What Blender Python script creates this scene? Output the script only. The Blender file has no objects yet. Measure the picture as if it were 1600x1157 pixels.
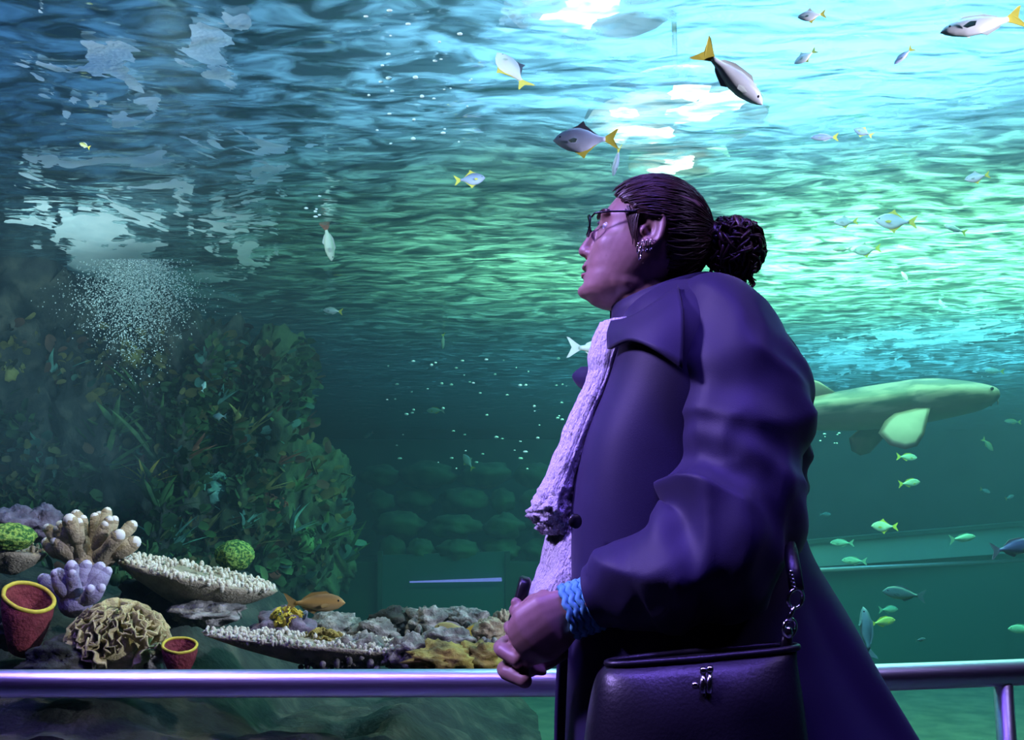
import bpy, bmesh, math, random
import numpy as np
from mathutils import Vector, Matrix, noise, Euler

random.seed(7)
scn = bpy.context.scene
COL = scn.collection
R = math.radians

# ------------------------------------------------------------------ camera, world, exposure
CAM = Vector((0.0, 0.0, 1.12))
PITCH = R(8.0)
FPX = 1600.0
cam_data = bpy.data.cameras.new('camera')
cam_data.sensor_width = 36.0
cam_data.lens = 36.0
cam_data.clip_end = 200
cam = bpy.data.objects.new('camera', cam_data)
cam.location = CAM
cam.rotation_euler = (R(90) + PITCH, 0, 0)
COL.objects.link(cam)
scn.camera = cam

world = bpy.data.worlds.new('world')
scn.world = world
world.use_nodes = True
world.node_tree.nodes['Background'].inputs[0].default_value = (0.20, 0.18, 0.6, 1)
world.node_tree.nodes['Background'].inputs[1].default_value = 0.005

vs = scn.view_settings
vs.view_transform = 'Standard'
vs.look = 'None'
vs.exposure = 0.18
vs.gamma = 1.0
vs.use_curve_mapping = False
scn.cycles.use_denoising = True
scn.cycles.use_adaptive_sampling = True
scn.cycles.adaptive_threshold = 0.02
scn.cycles.max_bounces = 5
scn.cycles.diffuse_bounces = 1
scn.cycles.glossy_bounces = 3
scn.cycles.transmission_bounces = 4
scn.cycles.volume_bounces = 0
scn.cycles.transparent_max_bounces = 8
scn.cycles.caustics_reflective = False
scn.cycles.caustics_refractive = False
scn.cycles.sample_clamp_indirect = 4.0

FWD = Vector((0, math.cos(PITCH), math.sin(PITCH)))
UP = Vector((0, -math.sin(PITCH), math.cos(PITCH)))


def ray(px, py):
    return Vector(((px - 800.0), 0, 0)) + FWD * FPX + UP * (578.5 - py)


def at(px, py, Y):
    """World point at depth Y that a picture point shows."""
    d = ray(px, py)
    return CAM + d * (Y / d.y)


def at_z(px, py, z):
    d = ray(px, py)
    return CAM + d * ((z - CAM.z) / d.z)


WATER_Z = 2.7
PANE_Y = 2.60
BACK_Y = 18.0


def area_light(name, loc, target, sx, sy, color, power, spread=180):
    l = bpy.data.lights.new(name, 'AREA')
    l.shape = 'RECTANGLE'
    l.size, l.size_y = sx, sy
    l.color = color
    l.energy = power
    l.spread = R(spread)
    o = bpy.data.objects.new(name, l)
    o.location = loc
    o.rotation_euler = (Vector(target) - Vector(loc)).to_track_quat('-Z', 'Y').to_euler()
    COL.objects.link(o)
    return o


# violet LED lighting of the visitors' hall (long strip on the ceiling in front of the tank)
area_light('hall_led_strip', (-0.6, 1.30, 3.2), (-0.5, 1.50, 1.0), 4.6, 0.14, (0.22, 0.13, 1.0), 26, 64)
area_light('hall_led_spot', (-1.7, 1.3, 2.9), (0.2, 1.65, 1.2), 0.3, 0.3, (0.44, 0.32, 1.0), 12, 60)
area_light('hall_wall_washer', (1.9, 0.9, 3.3), (0.45, 1.6, 1.4), 0.4, 0.4, (0.50, 0.38, 1.0), 1.4, 70)


def spot_light(name, loc, target, color, power, angle, size=0.08):
    l = bpy.data.lights.new(name, 'SPOT')
    l.color = color
    l.energy = power
    l.spot_size = R(angle)
    l.spot_blend = 0.6
    l.shadow_soft_size = size
    o = bpy.data.objects.new(name, l)
    o.location = loc
    o.rotation_euler = (Vector(target) - Vector(loc)).to_track_quat('-Z', 'Y').to_euler()
    COL.objects.link(o)
    return o


# unseen spots added in the hall to brighten the fish and foam through the pane
spot_light('fish_fill_spot', (4.2, 1.3, 2.45), (0.9, 3.3, 2.35), (0.80, 0.76, 1.0), 1300, 52)
spot_light('foam_fill_spot', (-3.0, 1.3, 2.2), (-1.3, 3.3, 2.7), (0.85, 0.95, 1.0), 620, 50)
area_light('foam_fill_up', (-2.3, 4.9, 1.22), (-2.6, 5.3, 2.7), 1.2, 0.8, (0.80, 0.95, 1.0), 17, 90)  # unseen floating light added to brighten the foam from below

# unseen lights added in and over the tank to tint the water: blue-white near the pane, green further in, dim blue at the left end, a warm one for the reef
area_light('tank_fill_blue', (1.05, 3.3, 3.95), (1.1, 3.6, 2.7), 2.2, 0.6, (0.34, 0.66, 1.0), 84, 150)
area_light('tank_fill_green', (2.7, 6.2, 4.75), (2.7, 6.5, 2.7), 4.0, 1.0, (0.44, 1.0, 0.52), 430, 125)  # added green light in place of the green reflections in the surface
area_light('tank_fill_far', (5.0, 9.4, 6.2), (5.0, 10.0, 2.7), 4.5, 1.5, (0.24, 0.76, 1.0), 280, 130)  # added to brighten the far water and back wall
area_light('tank_fill_left', (-1.9, 3.2, 4.3), (-1.9, 3.5, 2.7), 1.2, 0.6, (0.10, 0.30, 1.0), 14)  # added to tint the otherwise unlit left end blue
spot_light('reef_fill', (-1.0, 2.80, 2.66), (-1.0, 2.95, 0.8), (1.0, 0.86, 0.62), 60, 62, 0.05)  # unseen warm light added just under the surface for the reef
area_light('ceiling_fill', (4.0, 11.0, 4.2), (4.0, 12.0, 6.6), 5.0, 3.0, (0.30, 0.75, 1.0), 290, 120)  # added uplight so gaps in the surface show a brighter ceiling

# ------------------------------------------------------------------ helpers
def link_mesh(name, me, mat=None, parent=None):
    o = bpy.data.objects.new(name, me)
    COL.objects.link(o)
    if mat is not None:
        me.materials.append(mat)
    if parent is not None:
        o.parent = parent
    return o


def from_arrays(name, verts, faces, mat=None, parent=None, smooth=True):
    me = bpy.data.meshes.new(name)
    me.from_pydata([tuple(v) for v in verts], [], [tuple(f) for f in faces])
    me.update()
    if smooth:
        me.polygons.foreach_set('use_smooth', [True] * len(me.polygons))
    return link_mesh(name, me, mat, parent)


def tag(o, label=None, category=None, group=None, kind=None):
    if label:
        o['label'] = label
    if category:
        o['category'] = category
    if group:
        o['group'] = group
    if kind:
        o['kind'] = kind
    return o


def empty(name, loc=(0, 0, 0)):
    o = bpy.data.objects.new(name, None)
    o.location = loc
    o.empty_display_size = 0.05
    COL.objects.link(o)
    return o


class MB:
    """Collects simple solids; build() links them as one mesh object."""

    def __init__(self):
        self.v, self.f = [], []

    def add(self, verts, faces):
        b = len(self.v)
        self.v += [Vector(p) for p in verts]
        self.f += [tuple(i + b for i in f) for f in faces]
        return self

    def box(self, x0, x1, y0, y1, z0, z1):
        p = [(x, y, z) for z in (z0, z1) for y in (y0, y1) for x in (x0, x1)]
        return self.add(p, [(0, 2, 3, 1), (4, 5, 7, 6), (0, 1, 5, 4), (2, 6, 7, 3), (0, 4, 6, 2), (1, 3, 7, 5)])

    def tube(self, pts, radii, seg=10, cap=True, squash=None):
        """Round tube along pts; squash=(vector, k) flattens the section along a direction."""
        pts = [Vector(p) for p in pts]
        n = len(pts)
        if not hasattr(radii, '__len__'):
            radii = [radii] * n
        tang = []
        for i in range(n):
            t = pts[min(i + 1, n - 1)] - pts[max(i - 1, 0)]
            tang.append(t.normalized() if t.length > 1e-9 else Vector((0, 0, 1)))
        ref = Vector((0, 0, 1)) if abs(tang[0].z) < 0.9 else Vector((1, 0, 0))
        nrm = (ref - tang[0] * ref.dot(tang[0])).normalized()
        verts, faces = [], []
        for i in range(n):
            nrm = (nrm - tang[i] * nrm.dot(tang[i]))
            nrm = nrm.normalized() if nrm.length > 1e-9 else tang[i].orthogonal().normalized()
            bn = tang[i].cross(nrm)
            for k in range(seg):
                a = 2 * math.pi * k / seg
                off = (nrm * math.cos(a) + bn * math.sin(a)) * radii[i]
                if squash is not None:
                    d, kq = squash
                    off = off - d * off.dot(d) * (1 - kq)
                verts.append(pts[i] + off)
        for i in range(n - 1):
            for k in range(seg):
                k2 = (k + 1) % seg
                faces.append((i * seg + k, i * seg + k2, (i + 1) * seg + k2, (i + 1) * seg + k))
        if cap:
            faces.append(tuple(range(seg - 1, -1, -1)))
            faces.append(tuple((n - 1) * seg + k for k in range(seg)))
        return self.add(verts, faces)

    def ball(self, c, rx, ry=None, rz=None, nu=12, nv=8, rot=None):
        ry = rx if ry is None else ry
        rz = rx if rz is None else rz
        c = Vector(c)
        verts = [Vector((0, 0, rz))]
        for j in range(1, nv):
            th = math.pi * j / nv
            for i in range(nu):
                ph = 2 * math.pi * i / nu
                verts.append(Vector((rx * math.sin(th) * math.cos(ph), ry * math.sin(th) * math.sin(ph), rz * math.cos(th))))
        verts.append(Vector((0, 0, -rz)))
        if rot is not None:
            verts = [rot @ v for v in verts]
        verts = [v + c for v in verts]
        faces = [(0, 1 + i, 1 + (i + 1) % nu) for i in range(nu)]
        for j in range(nv - 2):
            for i in range(nu):
                a, b2 = 1 + j * nu + i, 1 + j * nu + (i + 1) % nu
                faces.append((a, a + nu, b2 + nu, b2))
        last = len(verts) - 1
        base = 1 + (nv - 2) * nu
        faces += [(last, base + (i + 1) % nu, base + i) for i in range(nu)]
        return self.add(verts, faces)

    def loft(self, rings, cap=True):
        n = len(rings[0])
        verts = [p for r in rings for p in r]
        faces = []
        for i in range(len(rings) - 1):
            for k in range(n):
                k2 = (k + 1) % n
                faces.append((i * n + k, i * n + k2, (i + 1) * n + k2, (i + 1) * n + k))
        if cap:
            faces.append(tuple(range(n - 1, -1, -1)))
            faces.append(tuple((len(rings) - 1) * n + k for k in range(n)))
        return self.add(verts, faces)

    def sheet(self, grid):
        """Open surface from a list of rows of points."""
        m, n = len(grid), len(grid[0])
        verts = [p for r in grid for p in r]
        faces = [(i * n + k, i * n + k + 1, (i + 1) * n + k + 1, (i + 1) * n + k) for i in range(m - 1) for k in range(n - 1)]
        return self.add(verts, faces)

    def mesh(self, name):
        me = bpy.data.meshes.new(name)
        me.from_pydata([tuple(v) for v in self.v], [], self.f)
        me.update()
        return me

    def build(self, name, mat=None, parent=None, smooth=True, outward=True):
        me = self.mesh(name)
        if outward:
            bm = bmesh.new()
            bm.from_mesh(me)
            bmesh.ops.recalc_face_normals(bm, faces=bm.faces)
            bm.to_mesh(me)
            bm.free()
        if smooth:
            me.polygons.foreach_set('use_smooth', [True] * len(me.polygons))
        return link_mesh(name, me, mat, parent)


def baked(o, mods):
    """Apply modifiers (name, type, settings) to a linked object's mesh without operators."""
    for i, (typ, kw) in enumerate(mods):
        m = o.modifiers.new('m%d' % i, typ)
        for k, v in kw.items():
            setattr(m, k, v)
    dg = bpy.context.evaluated_depsgraph_get()
    dg.update()
    me = bpy.data.meshes.new_from_object(o.evaluated_get(dg))
    old = o.data
    mats = list(old.materials)
    o.modifiers.clear()
    o.data = me
    me.name = old.name
    if len(me.materials) == 0:
        for m in mats:
            me.materials.append(m)
    bpy.data.meshes.remove(old)
    me.polygons.foreach_set('use_smooth', [True] * len(me.polygons))
    return o


def remeshed(o, voxel, smooth=4, factor=0.5):
    mods = [('REMESH', dict(mode='VOXEL', voxel_size=voxel))]
    if smooth:
        mods.append(('SMOOTH', dict(iterations=smooth, factor=factor)))
    return baked(o, mods)


def coords(me):
    a = np.empty(len(me.vertices) * 3, dtype=np.float64)
    me.vertices.foreach_get('co', a)
    return a.reshape(-1, 3)


def set_coords(me, a):
    me.vertices.foreach_set('co', np.ascontiguousarray(a, dtype=np.float64).ravel())
    me.update()


def normals(me):
    a = np.empty(len(me.vertices) * 3, dtype=np.float32)
    me.vertices.foreach_get('normal', a)
    return a.reshape(-1, 3).astype(np.float64)


# ------------------------------------------------------------------ materials
def new_mat(name):
    m = bpy.data.materials.new(name)
    m.use_nodes = True
    nt = m.node_tree
    nt.nodes.clear()
    out = nt.nodes.new('ShaderNodeOutputMaterial')
    return m, nt, out


def pmat(name, color, rough=0.6, metallic=0.0, color2=None, scale=20.0, detail=4.0, bump=0.0, bscale=None, lo=0.35, hi=0.65,
         subsurf=0.0, spec=0.5, coat=0.0, stretch=None, sheen=0.0, color3=None):
    """Principled material with noise-mixed colours and noise relief."""
    m, nt, out = new_mat(name)
    N, L = nt.nodes, nt.links
    b = N.new('ShaderNodeBsdfPrincipled')
    b.inputs['Roughness'].default_value = rough
    b.inputs['Metallic'].default_value = metallic
    b.inputs['Specular IOR Level'].default_value = spec
    b.inputs['Coat Weight'].default_value = coat
    b.inputs['Subsurface Weight'].default_value = subsurf
    if subsurf:
        b.inputs['Subsurface Scale'].default_value = 0.01
    if sheen:
        b.inputs['Sheen Weight'].default_value = sheen
    b.inputs['Base Color'].default_value = (*color, 1)
    L.new(b.outputs[0], out.inputs[0])
    tc = N.new('ShaderNodeTexCoord')
    vec = tc.outputs['Object']
    if stretch is not None:
        mp = N.new('ShaderNodeMapping')
        mp.inputs['Scale'].default_value = stretch
        L.new(vec, mp.inputs[0])
        vec = mp.outputs[0]
    if color2 is not None:
        n = N.new('ShaderNodeTexNoise')
        n.inputs['Scale'].default_value = scale
        n.inputs['Detail'].default_value = detail
        L.new(vec, n.inputs['Vector'])
        r = N.new('ShaderNodeValToRGB')
        r.color_ramp.elements[0].position = lo
        r.color_ramp.elements[0].color = (*color, 1)
        r.color_ramp.elements[1].position = hi
        r.color_ramp.elements[1].color = (*color2, 1)
        if color3 is not None:
            e = r.color_ramp.elements.new((lo + hi) / 2)
            e.color = (*color3, 1)
        L.new(n.outputs[0], r.inputs[0])
        L.new(r.outputs[0], b.inputs['Base Color'])
    if bump:
        n2 = N.new('ShaderNodeTexNoise')
        n2.inputs['Scale'].default_value = bscale or scale * 3
        n2.inputs['Detail'].default_value = 6
        L.new(vec, n2.inputs['Vector'])
        bp = N.new('ShaderNodeBump')
        bp.inputs['Strength'].default_value = min(bump, 1.0)
        bp.inputs['Distance'].default_value = 0.01
        L.new(n2.outputs[0], bp.inputs['Height'])
        L.new(bp.outputs[0], b.inputs['Normal'])
    return m


def emit_mat(name, color, strength):
    m, nt, out = new_mat(name)
    e = nt.nodes.new('ShaderNodeEmission')
    e.inputs[0].default_value = (*color, 1)
    e.inputs[1].default_value = strength
    nt.links.new(e.outputs[0], out.inputs[0])
    return m


# ------------------------------------------------------------------ the water
def water_volume_material():
    m, nt, out = new_mat('sea_water')
    N, L = nt.nodes, nt.links
    sc = N.new('ShaderNodeVolumeScatter')
    sc.inputs['Color'].default_value = (0.42, 0.80, 1.0, 1)
    sc.inputs['Density'].default_value = 0.040
    sc.inputs['Anisotropy'].default_value = 0.3
    ab = N.new('ShaderNodeVolumeAbsorption')
    ab.inputs['Color'].default_value = (0.12, 0.80, 0.84, 1)
    ab.inputs['Density'].default_value = 0.11
    ad = N.new('ShaderNodeAddShader')
    L.new(sc.outputs[0], ad.inputs[0])
    L.new(ab.outputs[0], ad.inputs[1])
    L.new(ad.outputs[0], out.inputs['Volume'])
    m.cycles.homogeneous_volume = True
    return m


def water_surface_material():
    """Rippled water seen from below: mirrors the tank at glancing facets, lets the lamps glow through at steeper ones."""
    m, nt, out = new_mat('water_surface')
    N, L = nt.nodes, nt.links
    tc = N.new('ShaderNodeTexCoord')
    mp = N.new('ShaderNodeMapping')
    mp.inputs['Scale'].default_value = (0.85, 1.6, 1.0)
    mp.inputs['Rotation'].default_value = (0, 0, R(12))
    L.new(tc.outputs['Object'], mp.inputs[0])
    n1 = N.new('ShaderNodeTexNoise')
    n1.inputs['Scale'].default_value = 5.0
    n1.inputs['Detail'].default_value = 2.0
    n1.inputs['Roughness'].default_value = 0.42
    n1.inputs['Distortion'].default_value = 0.35
    L.new(mp.outputs[0], n1.inputs['Vector'])
    bp = N.new('ShaderNodeBump')
    bp.inputs['Strength'].default_value = 1.0
    bp.inputs['Distance'].default_value = 0.045
    L.new(n1.outputs[0], bp.inputs['Height'])
    lw = N.new('ShaderNodeLayerWeight')
    lw.inputs['Blend'].default_value = 0.5
    L.new(bp.outputs[0], lw.inputs['Normal'])
    rp = N.new('ShaderNodeMapRange')
    rp.inputs['From Min'].default_value = 0.50
    rp.inputs['From Max'].default_value = 0.97
    rp.inputs['To Min'].default_value = 0.06
    rp.inputs['To Max'].default_value = 0.90
    L.new(lw.outputs['Facing'], rp.inputs[0])
    gl = N.new('ShaderNodeBsdfGlossy')
    gl.inputs['Roughness'].default_value = 0.06
    gl.inputs['Color'].default_value = (0.75, 0.9, 0.92, 1)
    L.new(bp.outputs[0], gl.inputs['Normal'])
    tl = N.new('ShaderNodeBsdfTranslucent')
    tl.inputs['Color'].default_value = (0.62, 0.95, 0.95, 1)
    L.new(bp.outputs[0], tl.inputs['Normal'])
    tr = N.new('ShaderNodeBsdfTransparent')
    tr.inputs['Color'].default_value = (0.85, 0.97, 1.0, 1)
    mx = N.new('ShaderNodeMixShader')
    n2 = N.new('ShaderNodeTexNoise')
    n2.inputs['Scale'].default_value = 5.5
    n2.inputs['Detail'].default_value = 3.0
    n2.inputs['Distortion'].default_value = 0.8
    L.new(mp.outputs[0], n2.inputs['Vector'])
    rt = N.new('ShaderNodeMapRange')
    rt.inputs['From Min'].default_value = 0.38
    rt.inputs['From Max'].default_value = 0.60
    rt.inputs['To Min'].default_value = 0.05
    rt.inputs['To Max'].default_value = 0.86
    L.new(n2.outputs[0], rt.inputs[0])
    L.new(rt.outputs[0], mx.inputs[0])
    dk = N.new('ShaderNodeMixShader')
    dk.inputs[0].default_value = 0.40
    L.new(tl.outputs[0], dk.inputs[1])
    L.new(gl.outputs[0], dk.inputs[2])
    L.new(dk.outputs[0], mx.inputs[1])
    L.new(tr.outputs[0], mx.inputs[2])
    m2 = N.new('ShaderNodeMixShader')
    L.new(rp.outputs[0], m2.inputs[0])
    L.new(mx.outputs[0], m2.inputs[1])
    L.new(gl.outputs[0], m2.inputs[2])
    L.new(m2.outputs[0], out.inputs['Surface'])
    return m


def wave_height(x, y):
    v = Vector((x, y, 0))
    a = noise.noise(Vector((x * 0.8, y * 0.9, 1.3))) * 0.035
    b = noise.noise(Vector((x * 2.1 + y * 0.4, y * 2.6, 5.1))) * 0.020
    c = noise.noise(Vector((x * 4.6 + y * 1.1, y * 6.0, 9.4))) * 0.009
    return WATER_Z + a + b + c


xs = np.linspace(-9.5, 11.0, 330)
ys = [PANE_Y + 0.02]
while ys[-1] < BACK_Y + 1.4:
    ys.append(ys[-1] + 0.028 * (0.6 + ys[-1] * 0.13))
V, F = [], []
for y in ys:
    for x in xs:
        V.append((x, y, wave_height(x, y)))
nx = len(xs)
for j in range(len(ys) - 1):
    for i in range(nx - 1):
        F.append((j * nx + i, j * nx + i + 1, (j + 1) * nx + i + 1, (j + 1) * nx + i))
surf = from_arrays('water_surface', V, F, water_surface_material())
tag(surf, 'rippled water surface of the tank seen from below', kind='structure')

wv = MB().box(-9.5, 11.0, PANE_Y + 0.13, BACK_Y + 1.4, -0.6, WATER_Z).build('water', water_volume_material(), smooth=False)
tag(wv, 'clear blue-green water filling the whole tank', kind='structure')

# acrylic viewing pane
m_acr, nt_, out_ = new_mat('clear_acrylic')
t_ = nt_.nodes.new('ShaderNodeBsdfTransparent')
t_.inputs[0].default_value = (0.97, 0.985, 0.99, 1)
nt_.links.new(t_.outputs[0], out_.inputs[0])
pane = MB().box(-9.5, 11.0, PANE_Y, PANE_Y + 0.12, 0.42, 4.2).build('window_1', m_acr, smooth=False)
tag(pane, 'large clear acrylic viewing pane of the aquarium', kind='structure')

# ------------------------------------------------------------------ lamps over the tank
m_housing = pmat('lamp_housing', (0.75, 0.78, 0.80), 0.5)
LAMPS = []


def tank_lamp(loc, color, strength, rad, label):
    t = empty('tank_lamp', loc)
    h = MB()
    rings = []
    for z, r in ((0.0, 1.0), (0.02, 1.02), (0.10, 0.95), (0.20, 0.62), (0.24, 0.30)):
        rings.append([Vector((math.cos(a) * rad * 1.12 * r, math.sin(a) * rad * 1.12 * r, z)) for a in np.linspace(0, 2 * math.pi, 20, endpoint=False)])
    h.loft(rings, cap=False)
    h.tube([(0, 0, 0.22), (0, 0, 6.555 - loc[2])], 0.012, 8)
    h.build('housing', m_housing, t)
    n = 16
    rl = random.Random(int(rad * 1000))
    lm = emit_mat('lamp_light', color, strength)
    for i in range(11):  # ragged glowing patches give the lamp the shape of wave-broken glare
        q, dist, rr = rl.uniform(0, 6.28), rl.uniform(0.0, 0.72) ** 0.8, rl.uniform(0.10, 0.34)
        cx, cy = dist * math.cos(q), dist * math.sin(q)
        d = MB()
        d.add([Vector(((cx + math.cos(2 * math.pi * k / n) * rr * (1 + 0.5 * noise.noise(Vector((k * 0.9, i, rad))))) * rad,
                       (cy + math.sin(2 * math.pi * k / n) * rr * (1 + 0.5 * noise.noise(Vector((k * 0.9, i, rad))))) * rad, 0.015 + 0.001 * i)) for k in range(n)], [tuple(range(n - 1, -1, -1))])
        d.build('lens', lm, t, smooth=False, outward=False)
    tag(t, label, 'lamp', 'lamps hung over the tank')
    return t


tank_lamp(tuple(at_z(925, 6, 3.30)), (0.75, 0.95, 1.0), 4, 0.34, 'lamp seen as the white glare at the top edge of the water')
tank_lamp(tuple(at_z(1056, 190, 3.35)), (0.85, 1.0, 0.95), 4, 0.46, 'lamp seen as the large white glare just above the head')
tank_lamp(tuple(at_z(1060, 258, 3.75)), (1.0, 0.98, 0.80), 3.0, 0.34, 'lamp seen as the warm flat glare touching the hair')

# ------------------------------------------------------------------ tank shell
m_back = pmat('tank_wall_paint', (0.10, 0.30, 0.30), 0.9, color2=(0.16, 0.40, 0.40), scale=1.5)
m_sand = pmat('tank_floor_sand', (0.20, 0.19, 0.14), 0.95, color2=(0.10, 0.11, 0.09), scale=5)
bw = MB().box(-9.5, 11.0, BACK_Y + 1.4, BACK_Y + 1.7, -0.6, 6.6).build('wall_back', m_back, smooth=False)
tag(bw, 'teal painted back wall of the tank', kind='structure')
tf = MB().box(-9.5, 11.0, PANE_Y + 0.12, BACK_Y + 1.4, -0.75, -0.6).build('floor_tank', m_sand, smooth=False)
tag(tf, 'dim sandy floor of the tank', kind='structure')
for nm, x0, x1 in (('wall_left', -9.8, -9.5), ('wall_right', 11.0, 11.3)):
    w_ = MB().box(x0, x1, PANE_Y, BACK_Y + 1.7, -0.6, 6.6).build(nm, m_back, smooth=False)
    tag(w_, 'teal side wall of the tank', kind='structure')

m_dark = pmat('dark_plaster', (0.03, 0.03, 0.035), 0.9)
hd = MB().box(-9.5, 11.0, PANE_Y - 0.10, PANE_Y, 2.66, 6.6).build('wall_front_upper', m_dark, smooth=False)
tag(hd, 'dark wall above the viewing pane', kind='structure')
ct = MB().box(-9.5, 11.0, PANE_Y, BACK_Y + 1.4, 6.56, 6.6).build('ceiling_tank', pmat('pale_ceiling_paint', (0.60, 0.66, 0.70), 0.9), smooth=False)
tag(ct, 'pale painted ceiling over the tank', kind='structure')
cl = MB().box(-9.8, 11.3, -3.0, BACK_Y + 1.7, 6.6, 6.8).build('ceiling', m_dark, smooth=False)
tag(cl, 'dark ceiling over the hall and the tank', kind='structure')

# ------------------------------------------------------------------ the visitor
YC = 1.68
person = empty('person', (0.34, YC, 0.0))
PB = Vector(person.location)
tag(person, 'woman in a dark violet coat and glasses gazing up, hands clasped before her', 'person')


def child(o):
    """Keep world-space vertices while parenting to the person's base."""
    o.parent = person
    o.matrix_parent_inverse = Matrix.Translation(-PB)
    return o


m_skin = pmat('skin', (0.34, 0.20, 0.16), 0.42, color2=(0.39, 0.235, 0.19), scale=60, subsurf=0.0, spec=0.4, bump=0.03, bscale=500)
m_coat = pmat('coat_fabric', (0.018, 0.013, 0.052), 0.55, color2=(0.022, 0.016, 0.064), scale=9, bump=0.12, bscale=900, sheen=0.12, spec=0.3)
m_lining = pmat('coat_lining', (0.020, 0.018, 0.035), 0.6)
m_knit = pmat('white_knit', (0.90, 0.88, 0.90), 0.85, color2=(0.80, 0.78, 0.82), scale=90, bump=1.0, bscale=260, stretch=(1, 1, 0.45))
m_hair = pmat('dark_hair', (0.030, 0.016, 0.014), 0.34, color2=(0.075, 0.038, 0.028), scale=45, spec=0.6)
m_black = pmat('black_leather', (0.012, 0.011, 0.016), 0.36, bump=0.08, bscale=220, spec=0.5)
m_chrome = pmat('polished_metal', (0.85, 0.84, 0.88), 0.14, 1.0)
m_frame = pmat('spectacle_frame', (0.02, 0.02, 0.03), 0.3, 0.7)
m_turq = pmat('turquoise_knit', (0.16, 0.55, 0.66), 0.8, color2=(0.10, 0.42, 0.56), scale=70)
m_trouser = pmat('dark_trousers', (0.02, 0.02, 0.03), 0.8)
m_white = pmat('eye_white', (0.8, 0.8, 0.8), 0.2)
m_iris = pmat('iris', (0.05, 0.03, 0.02), 0.15)
m_lens, nt_, out_ = new_mat('spectacle_lens')
g1 = nt_.nodes.new('ShaderNodeBsdfTransparent')
g2 = nt_.nodes.new('ShaderNodeBsdfGlossy')
g2.inputs['Roughness'].default_value = 0.02
g3 = nt_.nodes.new('ShaderNodeMixShader')
g3.inputs[0].default_value = 0.10
nt_.links.new(g1.outputs[0], g3.inputs[1])
nt_.links.new(g2.outputs[0], g3.inputs[2])
nt_.links.new(g3.outputs[0], out_.inputs[0])

# ---- head frame: f towards the face, u up, s towards the camera (her left)
HO = at(1011, 376, YC)
TILT, YAW, PX = R(10), R(7), YC / 1600.0
Rm = Matrix.Rotation(TILT, 3, 'Y') @ Matrix.Rotation(-YAW, 3, 'Z')
HF, HU, HS = Rm @ Vector((-1, 0, 0)), Rm @ Vector((0, 0, 1)), Rm @ Vector((0, -1, 0))


def H(a, b, s):
    return HO + (HF * a + HU * b + HS * s) * PX


HROT = Matrix((HF, HS, HU)).transposed()

SL = [(98, 12, -12, 10), (94, 27, -32, 24), (87, 37, -54, 40), (79, 45, -68, 54), (68, 53, -80, 65), (56, 62, -91, 75), (40, 71, -95, 77),
      (22, 81, -96, 78), (9, 79, -94, 77), (-5, 79, -91, 76), (-20, 83, -86, 75), (-35, 87, -78, 73), (-47, 89, -70, 71), (-57, 90, -60, 68),
      (-67, 88, -48, 65), (-76, 90, -40, 62), (-86, 90, -28, 58), (-97, 93, -16, 51), (-106, 88, -2, 43), (-113, 70, 12, 32), (-117, 48, 22, 18)]


def slice_at(b):
    if b >= SL[0][0]:
        return SL[0][1:]
    for i in range(len(SL) - 1):
        b0, b1 = SL[i][0], SL[i + 1][0]
        if b1 <= b <= b0:
            t = (b0 - b) / (b0 - b1)
            return tuple(SL[i][k] * (1 - t) + SL[i + 1][k] * t for k in (1, 2, 3))
    return SL[-1][1:]


bm_ = MB()
rings = []
for b, af, ab, w in SL:
    ac = ab + (af - ab) * 0.50
    ring = []
    for k in range(40):
        t = 2 * math.pi * k / 40
        c, s_ = math.cos(t), math.sin(t)
        e = 2 / 2.25
        ca = math.copysign(abs(c) ** e, c)
        sa = math.copysign(abs(s_) ** e, s_)
        if c > 0:
            sa *= 1 - 0.10 * c
        ring.append(H(ac + (af - ab) / 2 * ca, b, w * sa))
    rings.append(ring)
bm_.loft(rings)
# nose
bm_.tube([H(74, 12, 0), H(82, 0, 0), H(89, -14, 0), H(94, -27, 0), H(93, -36, 0)], [6 * PX, 8 * PX, 9.5 * PX, 11 * PX, 9 * PX], 12)
bm_.ball(H(96, -32, 0), 11 * PX, 11 * PX, 10 * PX, rot=HROT)
for s in (-1, 1):
    bm_.ball(H(87, -37, s * 11), 10 * PX, 8 * PX, 8 * PX, rot=HROT)
    bm_.ball(H(67, 22, s * 28), 12 * PX, 26 * PX, 7 * PX, rot=HROT)        # brow
    bm_.ball(H(20, -78, s * 44), 40 * PX, 18 * PX, 24 * PX, rot=HROT)      # jaw
bm_.ball(H(86, -55, 0), 9 * PX, 20 * PX, 7 * PX, rot=HROT)
bm_.ball(H(87, -59, 0), 8 * PX, 22 * PX, 4.5 * PX, rot=HROT)
bm_.ball(H(86, -73, 0), 8.5 * PX, 18 * PX, 5.5 * PX, rot=HROT)
bm_.ball(H(83, -98, 0), 14 * PX, 18 * PX, 12 * PX, rot=HROT)
# ears
for s in (-1, 1):
    er = Matrix.Rotation(s * R(-18), 3, 'Z') @ Matrix.Rotation(R(8), 3, 'Y')
    er = HROT @ er
    bm_.ball(H(-9, -1, s * 77), 15 * PX, 4.5 * PX, 27 * PX, rot=er)
    hel = []
    for k in range(15):
        t = R(-55) + R(225) * k / 14
        hel.append(H(-8 - 17 * math.sin(t), 0 + 30 * math.cos(t), s * (81 + 4 * math.sin(t))))
    bm_.tube(hel, 3.6 * PX, 8)
    bm_.ball(H(-3, -29, s * 79), 8 * PX, 4.5 * PX, 10 * PX, rot=HROT)
    bm_.ball(H(6, -6, s * 77), 5 * PX, 5 * PX, 8 * PX, rot=HROT)
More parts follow.
